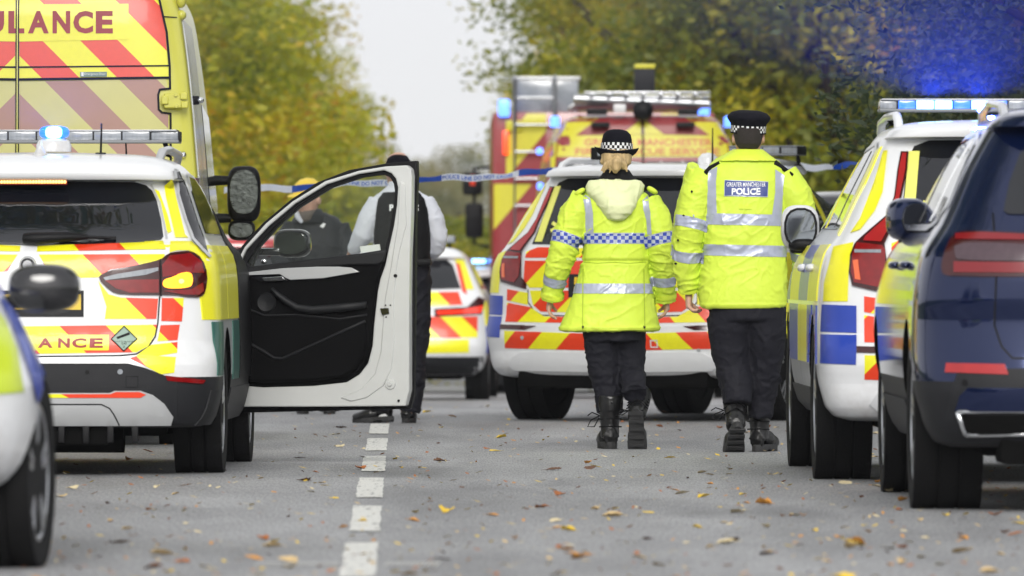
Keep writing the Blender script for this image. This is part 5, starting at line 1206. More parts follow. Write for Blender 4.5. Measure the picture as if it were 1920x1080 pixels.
def build_woman():
    Y = 52.8; s = F / Y; cx = 1150
    root = empty('person', (X_at(cx, Y), Y, 0))
    tag(root, 'police officer in bowler hat and long hi-vis coat with blue chequered band, seen walking away', 'person')
    P = lambda px, py, dy=0: ((px - cx) / s, dy, 1 + (HZ - py) / s)
    zz = lambda py: 1 + (HZ - py) / s
    # body: one continuous figure
    bm = bmesh.new(); M = add_head(bm, P(1156, 296, .02), (.05, 1, 0), .98)
    add_loft(bm, [(P(1154, 345), .06, .05), (P(1154, 372), .17, .09), (P(1154, 430), .15, .10), (P(1152, 500), .13, .09), (P(1150, 580), .14, .10), (P(1150, 640), .11, .07)], 20)
    LA = [P(1092, 385), P(1062, 462, -.03), P(1040, 535, .05), P(1034, 556, .08)]; RA = [P(1216, 388), P(1240, 462, -.02), P(1247, 535, .04), P(1249, 556, .06)]
    for A, sd in ((LA, 1), (RA, -1)):
        limb(bm, A, [.045, .040, .030, .024]); d = Vector(A[3]) - Vector(A[2]); add_hand(bm, A[3], d + Vector((0, -.02, -.02)), sd, .75, .95)
    limb(bm, [P(1125, 630), P(1133, 700, .02), P(1141, 765, .0)], [.05, .035, .025]); limb(bm, [P(1180, 630), P(1184, 680, .03), P(1187, 715, -.02)], [.05, .035, .025])
    me = remesh(bm, .0052, 1); me.materials.append(M_SKIN); link('body', me, root)
    # trousers
    trousers(root, [([P(1126, 600), P(1128, 650, .02), P(1136, 705, .03), P(1142, 740, .02), P(1142, 774, .01)], [(.105, .11), (.098, .105), (.084, .085), (.080, .080), (.074, .075)]),
                    ([P(1178, 600), P(1180, 650, .05), P(1183, 700, .05), P(1187, 715, -.04), P(1190, 738, -.12)], [(.105, .11), (.095, .10), (.080, .085), (.076, .080), (.068, .070)])],
             [(P(1151, 560), .17, .12), (P(1151, 610), .175, .13), (P(1151, 640), .165, .12)], M_NAVY, 2)
    boot(root, pose((1143 - cx) / s, 0, .0, 0, .10), .18, 1.25)
    boot(root, pose((1192 - cx) / s, -.20, .175, R(-68), -.08) @ Matrix.Translation((0, .02, -.02)), .24, 1.2)
    # coat
    bm = bmesh.new()
    add_loft(bm, [(P(1152, 342), .070, .060), (P(1153, 352), .120, .085), (P(1154, 366), .185, .105), (P(1154, 384), .205, .118), (P(1154, 420), .190, .130), (P(1154, 470), .185, .130), (P(1154, 500), .190, .128), (P(1150, 545), .225, .145), (P(1146, 590), .262, .160), (P(1142, 619), .288, .172), (P(1142, 621), .25, .15)], 36, 2.3)
    SL = [P(1098, 372), P(1076, 410, -.01), P(1058, 462, -.035), P(1045, 505, .0), P(1036, 548, .05), P(1035, 562, .065)]; SR = [P(1212, 376), P(1228, 412, -.01), P(1240, 462, -.03), P(1244, 505, .0), P(1247, 548, .04), P(1248, 566, .055)]
    rr = [(.078, .085), (.088, .088), (.080, .080), (.070, .072), (.058, .060), (.060, .062)]
    limb(bm, SL, rr, 20); limb(bm, SR, rr, 20)
    f1, f2 = folds(1, .0125, (5, 5, 9)), folds(9, .016, (4, 4, 20))
    dmin = lambda c: min(seg_dist(c, SL[i], SL[i + 1]) for i in range(1, 5)) if c.x < 0 else min(seg_dist(c, SR[i], SR[i + 1]) for i in range(1, 5))
    def fo(c, n):
        a = f1(c, n)
        if dmin(c) < .10: a += f2(c, n) * (.5 + math.exp(-((c.z - 1.1) / .12)**2))
        a -= .014 * math.exp(-((c.z - zz(490)) / .010)**2) * (1 if dmin(c) > .10 else 0)      # drawcord waist
        a += .006 * math.exp(-((c.z - zz(614)) / .006)**2)
        return a
    coat, cme = garment(bm, .0068, M_HIVIS, 'coat', root, fo)
    torso = lambda c: dmin(c) > .098
    CB = bvh_of(cme)
    band('chequered_band', cme, P(1155, 447), (0, 0, 1), .052, M_CHECK, coat, torso); band('band_edging', cme, P(1155, 447), (0, 0, 1), .062, M_REFL, coat, torso, .0018)
    band('reflective_band', cme, P(1155, 541), (0, 0, 1), .056, M_REFL, coat, torso)
    for S, sg in ((SL, -1), (SR, 1)):
        arm = lambda c, sg=sg: c.x * sg > 0 and dmin(c) < .105
        ax = Vector(S[2]) - Vector(S[1]); q = Vector(S[1]).lerp(Vector(S[2]), .78)
        band('chequered_armband', cme, q, ax, .056, checker_mat('blue_check_tape_sleeve', (.03, .06, .40), (.42, .46, .55), .0215), coat, arm)
        band('armband_edging', cme, q, ax, .066, M_REFL, coat, arm, .0018)
        ax = Vector(S[4]) - Vector(S[3]); band('sleeve_band', cme, Vector(S[3]).lerp(Vector(S[4]), .45), ax, .055, M_REFL, coat, arm)
        band('cuff_tab', cme, Vector(S[4]).lerp(Vector(S[5]), .3), ax, .030, M_HIVIS2, coat, arm, .007)
    Q = lambda pts: [((x - cx) / s, 1 + (HZ - y) / s) for x, y in pts]
    for q in [Q([(1092, 362), (1107, 372), (1112, 400), (1113, 438), (1099, 438), (1097, 400)]), Q([(1214, 366), (1204, 376), (1206, 395), (1212, 412), (1214, 440), (1222, 440), (1219, 400)])]: patch('brace_stripe', q, CB, 'rear', M_REFL, coat, off=.004, grid=.02)
    for sg in (-1, 1): patch('vent_seam', line_poly(Q([(1150 + sg * 56, 505), (1150 + sg * 57, 560), (1150 + sg * 58, 618)]), .006), CB, 'rear', mat('seam_shade', (.40, .52, .03), .6), coat, off=.004, grid=.02, skirt=False)
    patch('yoke_seam', line_poly(Q([(1095, 492), (1120, 494), (1150, 492), (1180, 494), (1215, 491)]), .004), CB, 'rear', mat('seam_shade', (.40, .52, .03), .6), coat, off=.003, grid=.02, skirt=False)
    for sg in (-1, 1):
        patch('hem_popper', arc((1150 - cx) / s + sg * .172, zz(613), .006, 10), CB, 'rear', M_BLK, coat, off=.005, skirt=False)
        e = blob('shoulder_tab', P(1155 + sg * 68, 360 if sg < 0 else 357, -.02), (.035, .06, .016), M_HIVIS2, coat, 2.6, 14, 8, Matrix.Rotation(sg * R(32), 4, 'Y'))
    # hood lying on the back, dark collar
    bm = bmesh.new()
    sh = [((1153, 338), .150, .095), ((1153, 348), .168, .11), ((1152, 362), .165, .125), ((1155, 380), .125, .150), ((1157, 398), .092, .160), ((1157, 410), .060, .155), ((1157, 414), .03, .145)]
    add_loft(bm, [(P(a, b, -.035), w, d) for (a, b), w, d in sh], 30, 2.4)
    add_loft(bm, [(P(1158, 362, -.10), .06, .05), (P(1160, 385, -.135), .092, .07), (P(1160, 402, -.14), .07, .06)], 24)
    hood, _ = garment(bm, .008, M_HOOD, 'hood', root, folds(5, .011, (7, 7, 8)))
    bm = bmesh.new(); add_loft(bm, [(P(1157, 352, -.01), .165, .10), (P(1157, 342, -.005), .135, .095), (P(1157, 330, 0), .092, .085), (P(1157, 318, .005), .068, .076)], 28, 2.3)
    garment(bm, .008, M_BLKCLOTH, 'collar', root, folds(6, .004))
    # hair and hat
    bm = bmesh.new(); add_loft(bm, [(P(1156, 318, -.03), .046, .055), (P(1156, 306, -.02), .082, .088), (P(1156, 292, 0), .088, .100), (P(1156, 280, 0), .086, .100)], 22)
    hr = random.Random(4)
    limb(bm, [P(1158, 296, -.09), P(1157, 306, -.125), P(1155, 316, -.12), P(1152, 324, -.10)], [.03, .034, .026, .010])
    for k in range(16):
        a = hr.uniform(-1, 1); add_tube(bm, [P(1156 + a * 10, 297, -.10), P(1154 + a * 22, 307 + hr.uniform(-3, 3), -.125 + abs(a) * .02), P(1152 + a * 28 + hr.uniform(-3, 3), 322 + hr.uniform(-5, 4), -.10)], [.010, .011, .004], 6)
    for k in range(6): a = hr.uniform(.6, 1) * hr.choice((-1, 1)); add_tube(bm, [P(1157 + a * 26, 290, -.03), P(1157 + a * 31, 304, -.04), P(1157 + a * 30, 314, -.03)], [.008, .007, .002], 6)
    me = remesh(bm, .006, 1); displace(me, lambda c, n: .004 * noise.noise(Vector((c.x * 60, c.y * 60, c.z * 9)))); me.materials.append(M_BLOND); link('hair', me, root)
    c0 = P(1156, 291, .01)
    hat = empty('hat', c0, parent=root); k = 1 / s
    hat.rotation_euler = (R(-3), R(1.5), 0)
    prof = [(0, 49 * k), (12 * k, 48 * k), (21 * k, 45 * k), (27 * k, 39 * k), (29.5 * k, 30 * k), (30 * k, 22 * k), (31 * k, 6 * k), (31 * k, 2 * k)]
    bm = bmesh.new(); add_lathe(bm, prof, 36); bmesh.ops.scale(bm, vec=(.95, 1.15, 1), verts=bm.verts); bmesh.ops.recalc_face_normals(bm, faces=bm.faces); obj('hat_crown', bm, M_FELT, hat)
    bm = bmesh.new(); add_lathe(bm, [(28 * k, 3 * k), (32 * k, 4 * k), (37 * k, 6.5 * k), (40.5 * k, 11 * k), (42 * k, 12 * k), (41 * k, 9 * k), (37 * k, 3.5 * k), (31 * k, 0), (28 * k, 0)], 48)
    for v in bm.verts:
        t = math.atan2(v.co.y, v.co.x); r_ = math.hypot(v.co.x, v.co.y); u = max(0, (r_ - 31 * k) / (11 * k)); v.co.z += u * (.012 * abs(math.cos(t)) - .018 * abs(math.sin(t)))
    bmesh.ops.recalc_face_normals(bm, faces=bm.faces); obj('hat_brim', bm, M_FELT, hat)
    cb = checker_ring('hat_band', [(31.6 * k, 5 * k), (31.8 * k, 10.7 * k), (31.4 * k, 16.4 * k), (31 * k, 22 * k)], 80, (mat('hat_white', (.75, .75, .75), .6), M_BLK), hat, (0, 0, 0)); cb.scale = (.96, 1.16, 1)
    return root
build_woman()

def build_man():
    Y = 51.8; s = F / Y; cx = 1398
    root = empty('person', (X_at(cx, Y), Y, 0))
    tag(root, 'police officer in flat cap and hi-vis jacket with a blue lettered back panel, walking away', 'person')
    P = lambda px, py, dy=0: ((px - cx) / s, dy, 1 + (HZ - py) / s); zz = lambda py: 1 + (HZ - py) / s
    Q = lambda pts: [((x - cx) / s, 1 + (HZ - y) / s) for x, y in pts]
    bm = bmesh.new(); add_head(bm, P(1403, 256, .02), (0, 1, 0), 1.05)
    add_loft(bm, [(P(1400, 300), .07, .06), (P(1398, 330), .20, .10), (P(1396, 400), .18, .11), (P(1396, 480), .16, .10), (P(1398, 560), .15, .10), (P(1400, 600), .12, .08)], 20)
    LA = [P(1322, 340), P(1298, 440, -.02), P(1292, 520, .05), P(1292, 548, .08)]; RA = [P(1478, 345), P(1502, 430, -.02), P(1512, 490, .06), P(1508, 522, .10)]
    for A, sd in ((LA, 1), (RA, -1)):
        limb(bm, A, [.05, .045, .034, .028]); add_hand(bm, A[3], (Vector(A[3]) - Vector(A[2])).normalized() + Vector((0, -.4, -.3)), sd, 1.25, 1.05)
    limb(bm, [P(1370, 590), P(1374, 680, .02), P(1380, 750, -.02)], [.055, .04, .03]); limb(bm, [P(1432, 590), P(1432, 680, .02), P(1428, 760, .09)], [.055, .04, .03])
    me = remesh(bm, .0055, 1); me.materials.append(M_SKIN); link('body', me, root)
    trousers(root, [([P(1372, 560), P(1368, 620, .02), P(1376, 690, .03), P(1382, 726, -.01), P(1383, 758, -.04)], [(.125, .13), (.120, .125), (.098, .10), (.088, .09), (.076, .08)]),
                    ([P(1432, 560), P(1436, 620, .02), P(1434, 690, .06), P(1428, 740, .09), P(1426, 782, .10)], [(.125, .13), (.115, .125), (.095, .10), (.082, .085), (.072, .075)])],
             [(P(1402, 520), .19, .13), (P(1402, 570), .20, .145), (P(1402, 600), .19, .14)], M_NAVY, 7)
    boot(root, pose((1380 - cx) / s, -.12, .085, R(-40), .08), .25, 1.28)
    boot(root, pose((1427 - cx) / s, .16, .0, 0, -.30), .17, 1.25, False)
    # jacket
    bm = bmesh.new()
    add_loft(bm, [(P(1401, 283), .085, .075), (P(1400, 292), .125, .095), (P(1399, 303), .180, .115), (P(1397, 318), .225, .130), (P(1396, 340), .238, .142), (P(1396, 400), .232, .150), (P(1396, 470), .226, .150), (P(1394, 530), .244, .158), (P(1394, 560), .246, .160), (P(1394, 575), .240, .158), (P(1394, 578), .225, .15)], 36, 2.5)
    SL = [P(1330, 326), P(1308, 365, -.01), P(1293, 425, -.03), P(1288, 480, .01), P(1291, 528, .05), P(1292, 545, .07)]; SR = [P(1466, 328), P(1490, 365, -.01), P(1503, 420, -.02), P(1510, 465, .04), P(1508, 505, .09), P(1507, 520, .10)]
    rr = [(.092, .095), (.098, .095), (.088, .088), (.078, .080), (.062, .064), (.046, .05)]
    limb(bm, SL, rr, 20); limb(bm, SR, rr, 20)
    # open front edge flaring out on the left
    fl = [(P(1300, 312, .05), .03), (P(1281, 380, .09), .028), (P(1271, 440, .12), .026), (P(1266, 490, .13), .022)]
    limb(bm, [p for p, _ in fl], [(.034, .10), (.034, .09), (.034, .085), (.026, .07)], 16)
    f1, f2 = folds(11, .0125, (4, 4, 7)), folds(19, .015, (4, 4, 19))
    dmin = lambda c: min(seg_dist(c, S_[i], S_[i + 1]) for S_ in ((SL if c.x < 0 else SR),) for i in range(1, 5))
    def fo(c, n):
        a = f1(c, n)
        if dmin(c) < .11: a += f2(c, n) * (.5 + math.exp(-((c.z - 1.1) / .15)**2))
        a += .004 * math.exp(-((c.z - zz(571)) / .006)**2)
        return a
    jk, jme = garment(bm, .0068, M_HIVIS, 'jacket', root, fo); JB = bvh_of(jme)
    torso = lambda c: dmin(c) > .100 and c.x > -.30
    for py in (412, 470): band('reflective_band', jme, P(1395, py), (.02, 0, 1), .062, M_REFL, jk, torso)
    for S, sg in ((SL, -1), (SR, 1)):
        arm = lambda c, sg=sg: c.x * sg > 0 and dmin(c) < .118
        for a, b, t in ((1, 2, .92), (2, 3, .95)) if sg < 0 else ((1, 2, .95), (3, 4, .3)):
            ax = Vector(S[b]) - Vector(S[a]); band('sleeve_band', jme, Vector(S[a]).lerp(Vector(S[b]), t), ax, .060, M_REFL, jk, arm)
        band('elastic_cuff', jme, Vector(S[4]).lerp(Vector(S[5]), .75), Vector(S[5]) - Vector(S[4]), .025, M_HIVIS2, jk, arm, .004)
    for q in [Q([(1328, 322), (1345, 313), (1342, 340), (1343, 402), (1326, 402), (1326, 340)]), Q([(1452, 318), (1470, 330), (1466, 370), (1464, 403), (1446, 403), (1452, 360)])]: patch('brace_stripe', q, JB, 'rear', M_REFL, jk, off=.004, grid=.02)
    lb = patch('back_panel', Q([(1358, 338), (1439, 341), (1438, 370), (1357, 368)]), JB, 'rear', M_REFL, jk, off=.005, grid=.02)
    patch('panel_field', Q([(1359, 339), (1438, 342), (1437, 368.5), (1358, 366.5)]), JB, 'rear', mat('badge_blue', (.045, .07, .26), .4), lb, off=.007, grid=.02, skirt=False)
    Mw = mat('white_letter', (.85, .86, .88), .5, vary=.02)
    for t, a, b, y0, y1, bo in (('GREATER MANCHESTER', 1362, 1434, 350.5, 342.5, .001), ('POLICE', 1371, 1424, 366, 353, .004)):
        (x0, z0), (x1, z1) = Q([(a, y0), (b, y1)])
        patch('panel_letters', fit(text_polys(t, .1, bo), x0, x1, z0, z1), JB, 'rear', Mw, lb, off=.009, grid=.05, skirt=False)
    patch('back_tab', Q([(1384, 385), (1408, 386), (1408, 393), (1384, 392)]), JB, 'rear', M_HIVIS2, jk, off=.007, grid=.02)
    for x, y in ((1326, 296), (1313, 318), (1289, 360), (1274, 405), (1264, 450), (1260, 494)):
        patch('popper', arc((x + 8 - cx) / s, zz(y), .0062, 10), JB, 'rear', M_BLK, jk, off=.006, grid=.05, skirt=False)
    for sg, a in ((-1, [(1322, 327), (1332, 316), (1348, 306)]), (1, [(1452, 306), (1466, 316), (1486, 330)])):
        bm = bmesh.new(); pts = []
        for x, y in a:
            h, nn, _, _ = JB.ray_cast(Vector(((x - cx) / s, -3, zz(y))), Vector((0, 1, 0))); pts.append((h if h else Vector(P(x, y, -.1))) + Vector((0, -.004, .004)))
        add_tube(bm, pts, [(.006, .016), (.006, .014), (.004, .008)], 8); bmesh.ops.recalc_face_normals(bm, faces=bm.faces); obj('shoulder_strap', bm, M_BLKCLOTH, jk)
    bm = bmesh.new(); add_loft(bm, [(P(1401, 302, -.03), .170, .11), (P(1402, 292, -.02), .128, .105), (P(1402, 284, -.005), .098, .092), (P(1402, 279, .005), .080, .084), (P(1402, 283, .01), .07, .075)], 28, 2.4)
    garment(bm, .008, M_HIVIS2, 'collar', root, folds(15, .006))
    # hair, cap
    bm = bmesh.new(); add_loft(bm, [(P(1403, 279, -.035), .052, .045), (P(1403, 270, -.018), .070, .080), (P(1403, 256, -.004), .080, .100), (P(1403, 244, 0), .083, .104), (P(1403, 236, 0), .08, .10)], 24)
    me = remesh(bm, .006, 1); me.materials.append(M_DARKHAIR); link('hair', me, root)
    k = 1 / s; hat = empty('cap', P(1403, 247, .01), parent=root); hat.rotation_euler = (R(4), R(2.5), 0)
    bm = bmesh.new(); add_lathe(bm, [(0, 40 * k), (20 * k, 39.5 * k), (33 * k, 36 * k), (40 * k, 29.5 * k), (41 * k, 26 * k), (39 * k, 22 * k), (34 * k, 15 * k), (33 * k, 11 * k)], 44); bmesh.ops.scale(bm, vec=(1, 1.12, 1), verts=bm.verts); bmesh.ops.recalc_face_normals(bm, faces=bm.faces); obj('cap_crown', bm, M_FELT, hat)
    cb = checker_ring('cap_band', [(33 * k, -1 * k), (33.2 * k, 3.3 * k), (33.3 * k, 7.6 * k), (33.6 * k, 12 * k)], 88, (mat('hat_white', (.75, .75, .75), .6), M_BLK), hat, (0, 0, 0)); cb.scale = (1, 1.12, 1)
    bm = bmesh.new(); add_lathe(bm, [(32 * k, -3 * k), (33.4 * k, -3 * k), (33.4 * k, -.5 * k), (32 * k, -.5 * k)], 44); bmesh.ops.scale(bm, vec=(1, 1.12, 1), verts=bm.verts); obj('cap_rim', bm, M_FELT, hat)
    bm = bmesh.new(); add_loft(bm, [((0, .13, -.012), .075, .055), ((0, .135, -.006), .078, .058)], 20); obj('cap_peak', bm, M_GLOSSBLK, hat).rotation_euler = (R(-18), 0, 0)
    return root
build_man()

def build_vest():
    Y = 61.8; s = F / Y; cx = 755
    root = empty('person', (X_at(cx, Y), Y, 0))
    tag(root, 'police officer in white shirt, black vest and cap standing behind the open door', 'person')
    P = lambda px, py, dy=0: ((px - cx) / s, dy, 1 + (HZ - py) / s); zz = lambda py: 1 + (HZ - py) / s
    Q = lambda pts: [((x - cx) / s, 1 + (HZ - y) / s) for x, y in pts]
    bm = bmesh.new(); add_head(bm, P(746, 322, .03), (-.35, 1, 0), 1.02, R(-12))
    add_loft(bm, [(P(748, 352), .065, .06), (P(752, 375), .18, .10), (P(752, 430), .17, .11), (P(755, 500), .15, .10), (P(758, 560), .16, .11)], 20)
    LA = [P(710, 385), P(680, 432, -.02), P(662, 462, .08), P(658, 470, .16)]; RA = [P(802, 388), P(818, 440, .0), P(812, 474, .08), P(800, 482, .16)]
    for A, sd in ((LA, 1), (RA, -1)):
        limb(bm, A, [.045, .042, .032, .026]); add_hand(bm, A[3], Vector(A[3]) - Vector(A[2]), sd, .7)
    limb(bm, [P(730, 560), P(725, 660), P(712, 765)], [.08, .055, .04]); limb(bm, [P(778, 560), P(776, 660), P(762, 775)], [.08, .055, .04])
    me = remesh(bm, .006, 1); me.materials.append(M_SKIN); link('body', me, root)
    bm = bmesh.new()
    add_loft(bm, [(P(748, 348), .075, .07), (P(750, 358), .12, .085), (P(752, 370), .18, .105), (P(753, 390), .195, .12), (P(754, 480), .185, .12), (P(755, 500), .17, .11)], 30)
    limb(bm, [P(711, 378), P(692, 412, -.01), P(680, 440, -.01), P(668, 462, .05), P(662, 470, .08)], [(.075, .08), (.078, .08), (.070, .075), (.055, .06), (.046, .05)])
    limb(bm, [P(792, 378), P(812, 412, 0), P(820, 446, .01), P(816, 468, .05), P(810, 474, .09)], [(.075, .08), (.076, .08), (.068, .07), (.056, .06), (.046, .05)])
    garment(bm, .009, M_SHIRT, 'shirt', root, folds(21, .009, (5, 5, 14)))
    bm = bmesh.new()
    add_loft(bm, [(P(752, 360), .125, .10), (P(753, 374), .165, .130), (P(754, 395), .180, .150), (P(754, 440), .190, .158), (P(755, 485), .182, .150), (P(757, 500), .155, .13)], 32, 3.4)
    v, vme = garment(bm, .009, M_BLKCLOTH, 'vest', root, folds(23, .005, (6, 6, 12))); VB = bvh_of(vme)
    Mw = MATS['white_letter']; (x0, z0), (x1, z1) = Q([(731, 396), (781, 384)])
    patch('vest_letters', fit(text_polys('POLICE', .1, .004), x0, x1, z0, z1), VB, 'rear', Mw, v, off=.006, grid=.06, skirt=False)
    patch('vest_badge', [arc(*Q([(781.5, 386.5)])[0], .011, 12), arc(*Q([(781.5, 393.5)])[0], .011, 12)], VB, 'rear', Mw, v, off=.007, skirt=False)
    bm = bmesh.new(); add_loft(bm, [(P(748, 353), .085, .078), (P(747, 345), .068, .07), (P(747, 340), .062, .066)], 22); garment(bm, .008, M_SHIRT, 'shirt_collar', root, folds(3, .002))
    trousers(root, [([P(735, 520), P(730, 600, .02), P(724, 690, .02), P(714, 772, .0)], [(.11, .12), (.10, .11), (.08, .085), (.072, .078)]), ([P(778, 520), P(780, 600, .0), P(776, 690, 0), P(768, 772, .0)], [(.11, .12), (.098, .11), (.078, .085), (.072, .078)])], [(P(757, 490), .175, .13), (P(757, 540), .18, .135)], M_NAVY, 12)
    box('belt', P(757, 492), (.37, .29, .05), M_BLK, root, bev=.02)
    boot(root, pose((718 - cx) / s, 0, .01, R(-4), R(68)), shoe=True, sc=1.05); boot(root, pose((763 - cx) / s, .02, 0, 0, R(-8)), shoe=True, sc=1.02)
    k = 1 / s; hat = empty('cap', P(747, 310, .02), parent=root); hat.rotation_euler = (R(-6), R(-6), 0)
    bm = bmesh.new(); add_lathe(bm, [(0, 22 * k), (10 * k, 21 * k), (19 * k, 15 * k), (23.5 * k, 6 * k), (24.5 * k, -3 * k)], 32); bmesh.ops.scale(bm, vec=(1, 1.2, 1), verts=bm.verts); bmesh.ops.recalc_face_normals(bm, faces=bm.faces); obj('cap_crown', bm, M_FELT, hat)
    bm = bmesh.new(); add_loft(bm, [((-.03, .13, -.012), .075, .055), ((-.03, .135, -.006), .078, .058)], 20); obj('cap_peak', bm, M_GLOSSBLK, hat)
    bm = bmesh.new(); add_loft(bm, [(P(747, 334, -.03), .055, .05), (P(747, 322, -.01), .076, .09), (P(747, 312, 0), .08, .10)], 20); me = remesh(bm, .006, 1); me.materials.append(M_DARKHAIR); link('hair', me, root)
    return root
build_vest()

def build_capman():
    Y = 66.; s = F / Y; cx = 598
    root = empty('person', (X_at(cx, Y), Y, 0))
    tag(root, 'bearded man in yellow cap and dark jacket looking down behind the door window', 'person')
    P = lambda px, py, dy=0: ((px - cx) / s, dy, 1 + (HZ - py) / s)
    bm = bmesh.new(); M = add_head(bm, P(577, 374, -.10), (-.42, -1, 0), 1.10, R(-9))
    add_loft(bm, [(P(584, 400, -.03), .07, .07), (P(592, 425), .19, .11), (P(594, 480), .17, .12), (P(596, 560), .16, .11)], 20)
    LA = [P(548, 428), P(528, 480, -.10), P(545, 520, -.28)]; RA = [P(640, 430), P(650, 482, -.08), P(630, 515, -.26)]
    for A, sd in ((LA, -1), (RA, 1)): limb(bm, A, [.05, .045, .03]); add_hand(bm, A[2], Vector(A[2]) - Vector(A[1]), sd, .6)
    limb(bm, [P(575, 560), P(570, 660), P(568, 760)], [.08, .06, .045]); limb(bm, [P(615, 560), P(618, 660), P(618, 760)], [.08, .06, .045])
    me = remesh(bm, .0055, 1); me.materials.append(M_SKIN); link('body', me, root)
    MJ = cloth('charcoal_jacket', (.016, .018, .022), .6, vary=.25)
    bm = bmesh.new()
    add_loft(bm, [(P(586, 398, -.02), .085, .09), (P(592, 408), .15, .11), (P(594, 424), .20, .13), (P(596, 460), .205, .15), (P(597, 520), .20, .15), (P(597, 560), .20, .15)], 32)
    limb(bm, [P(552, 424), P(536, 455, -.04), P(527, 485, -.10), P(545, 516, -.24)], [(.08, .085), (.082, .085), (.075, .075), (.05, .05)]); limb(bm, [P(634, 426), P(648, 458, -.03), P(652, 488, -.08), P(634, 512, -.22)], [(.08, .085), (.082, .085), (.075, .075), (.05, .05)])
    j, jme = garment(bm, .009, MJ, 'jacket', root, folds(31, .010, (5, 5, 12))); JB = bvh_of(jme)
    patch('jacket_logo', [[((x - cx) / s, 1 + (HZ - y) / s) for x, y in q] for q in ([(600, 425), (607, 419), (611, 421), (607, 427)], [(604, 421), (610, 423), (606, 429)])], JB, 'rear', MATS['white_letter'], j, off=.006, skirt=False)
    patch('zip', line_poly([((x - cx) / s, 1 + (HZ - y) / s) for x, y in ((569, 412), (567, 440), (566, 480), (568, 540))], .010), JB, 'rear', M_BLK, j, off=.004, skirt=False)
    bm = bmesh.new(); add_loft(bm, [(P(582, 418, -.04), .115, .12), (P(580, 404, -.06), .105, .115), (P(580, 392, -.05), .085, .10)], 26); garment(bm, .009, MJ, 'jacket_collar', root, folds(33, .006))
    bm = bmesh.new(); limb(bm, [P(556, 397, -.17), P(560, 408, -.17), P(568, 418, -.17)], [.018, .022, .012]); garment(bm, .007, M_SHIRT, 'shirt_collar', root, folds(3, .002))
    trousers(root, [([P(578, 530), P(572, 640), P(568, 768)], [(.11, .12), (.09, .1), (.075, .08)]), ([P(614, 530), P(618, 640), P(618, 768)], [(.11, .12), (.09, .1), (.075, .08)])], [(P(597, 530), .175, .13), (P(597, 570), .18, .135)], M_NAVY, 17)
    for px in (568, 618): boot(root, pose((px - cx) / s, 0, 0, 0, R(180)), shoe=True)
    # grey beard and yellow cap, both in the head's own frame
    b2 = bmesh.new(); add_loft(b2, [((0, .045, -.135), .030, .034), ((0, .038, -.118), .050, .055), ((0, .026, -.09), .063, .076), ((0, .014, -.060), .068, .083)], 22); b2.transform(M); me = remesh(b2, .006, 1); displace(me, lambda c, n: .003 * noise.noise(c * 90)); me.materials.append(mat('grey_beard', (.17, .14, .12), .8, vary=.4, vscale=120, bump=.6, bscale=300)); link('beard', me, root)
    b2 = bmesh.new(); add_loft(b2, [((0, .0, .035), .083, .104), ((0, -.002, .07), .082, .102), ((0, -.006, .105), .068, .086), ((0, -.008, .128), .042, .055), ((0, -.008, .136), .012, .016)], 26)
    b2.transform(M); c = obj('cap', b2, mat('yellow_cap', (.80, .58, .06), .6, vary=.08, bump=.2), root)
    b2 = bmesh.new(); add_loft(b2, [((0, .125, .040), .070, .075), ((0, .13, .046), .072, .078), ((0, .128, .050), .06, .066)], 22); b2.transform(M); obj('cap_peak', b2, MATS['yellow_cap'], c)
    return root
build_capman()
# ------------------------------------------------------------------ cordon tape, trees, fallen leaves
def build_tape():
    def txt_tape(name, a, b, sag, label, t0):
        """twisting plastic tape: blue and white lengths with lettering on the white ones"""
        a, b = Vector(a), Vector(b); n = 80; root = None; L = (b - a).length; wv = []
        def at(t):
            p = a.lerp(b, t); p.z -= sag * 4 * t * (1 - t); p.z += .010 * math.sin(t * 23) + .005 * math.sin(t * 61); tw = .5 * math.sin(t * 17 + 1) + .35 * math.sin(t * 41)
            return p, Vector((0, math.sin(tw), math.cos(tw)))
        bm = bmesh.new(); prev = None
        for i in range(n + 1):
            p, u = at(i / n); row = [bm.verts.new(p + u * .024), bm.verts.new(p - u * .024)]
            if prev: bm.faces.new((prev[0], row[0], row[1], prev[1]))
            prev = row
        for i, f in enumerate(bm.faces): f.material_index = 0 if ((i / n * L + t0) % 1.25) < .85 else 1
        r = bmesh.ops.solidify(bm, geom=bm.faces[:], thickness=.001)
        o = obj(name, bm, None); o.data.materials.append(mat('white_tape', (.72, .75, .82), .25, vary=.05)); o.data.materials.append(mat('blue_tape', (.02, .10, .50), .25, vary=.1))
        bm = bmesh.new(); tp = text_polys('POLICE LINE DO NOT CROSS', .1, .002); tp = fit(tp, .03, .82, -.015, .015); k0 = math.ceil(t0 / 1.25)
        for k in range(k0, k0 + int(L / 1.25) + 2):
            d0 = k * 1.25 - t0
            if d0 < 0 or d0 + .85 > L: continue
            for q in tp:
                vs = []
                for x, z in q:
                    p, u = at((d0 + x) / L); vs.append(bm.verts.new(p + u * z + Vector((0, -.004, 0))))
                try: bm.faces.new(vs)
                except ValueError: pass
        obj('tape_letters', bm, MATS['blue_tape'], o); return tag(o, label, 'cordon tape')
    Y = 64.6
    txt_tape('cordon_tape', (X_at(420, Y), Y, Z_at(357, Y)), (X_at(1075, Y + 3), Y + 3, Z_at(319, Y + 3)), .01, 'blue and white police tape from the ambulance mirror to the response car roof', .15)
    Y = 68
    txt_tape('cordon_tape', (X_at(1440, Y), Y, Z_at(313, Y)), (X_at(1900, Y + 1), Y + 1, Z_at(309, Y + 1)), .0, 'pale police tape running on to the right behind the officer in the flat cap', .3)
build_tape()

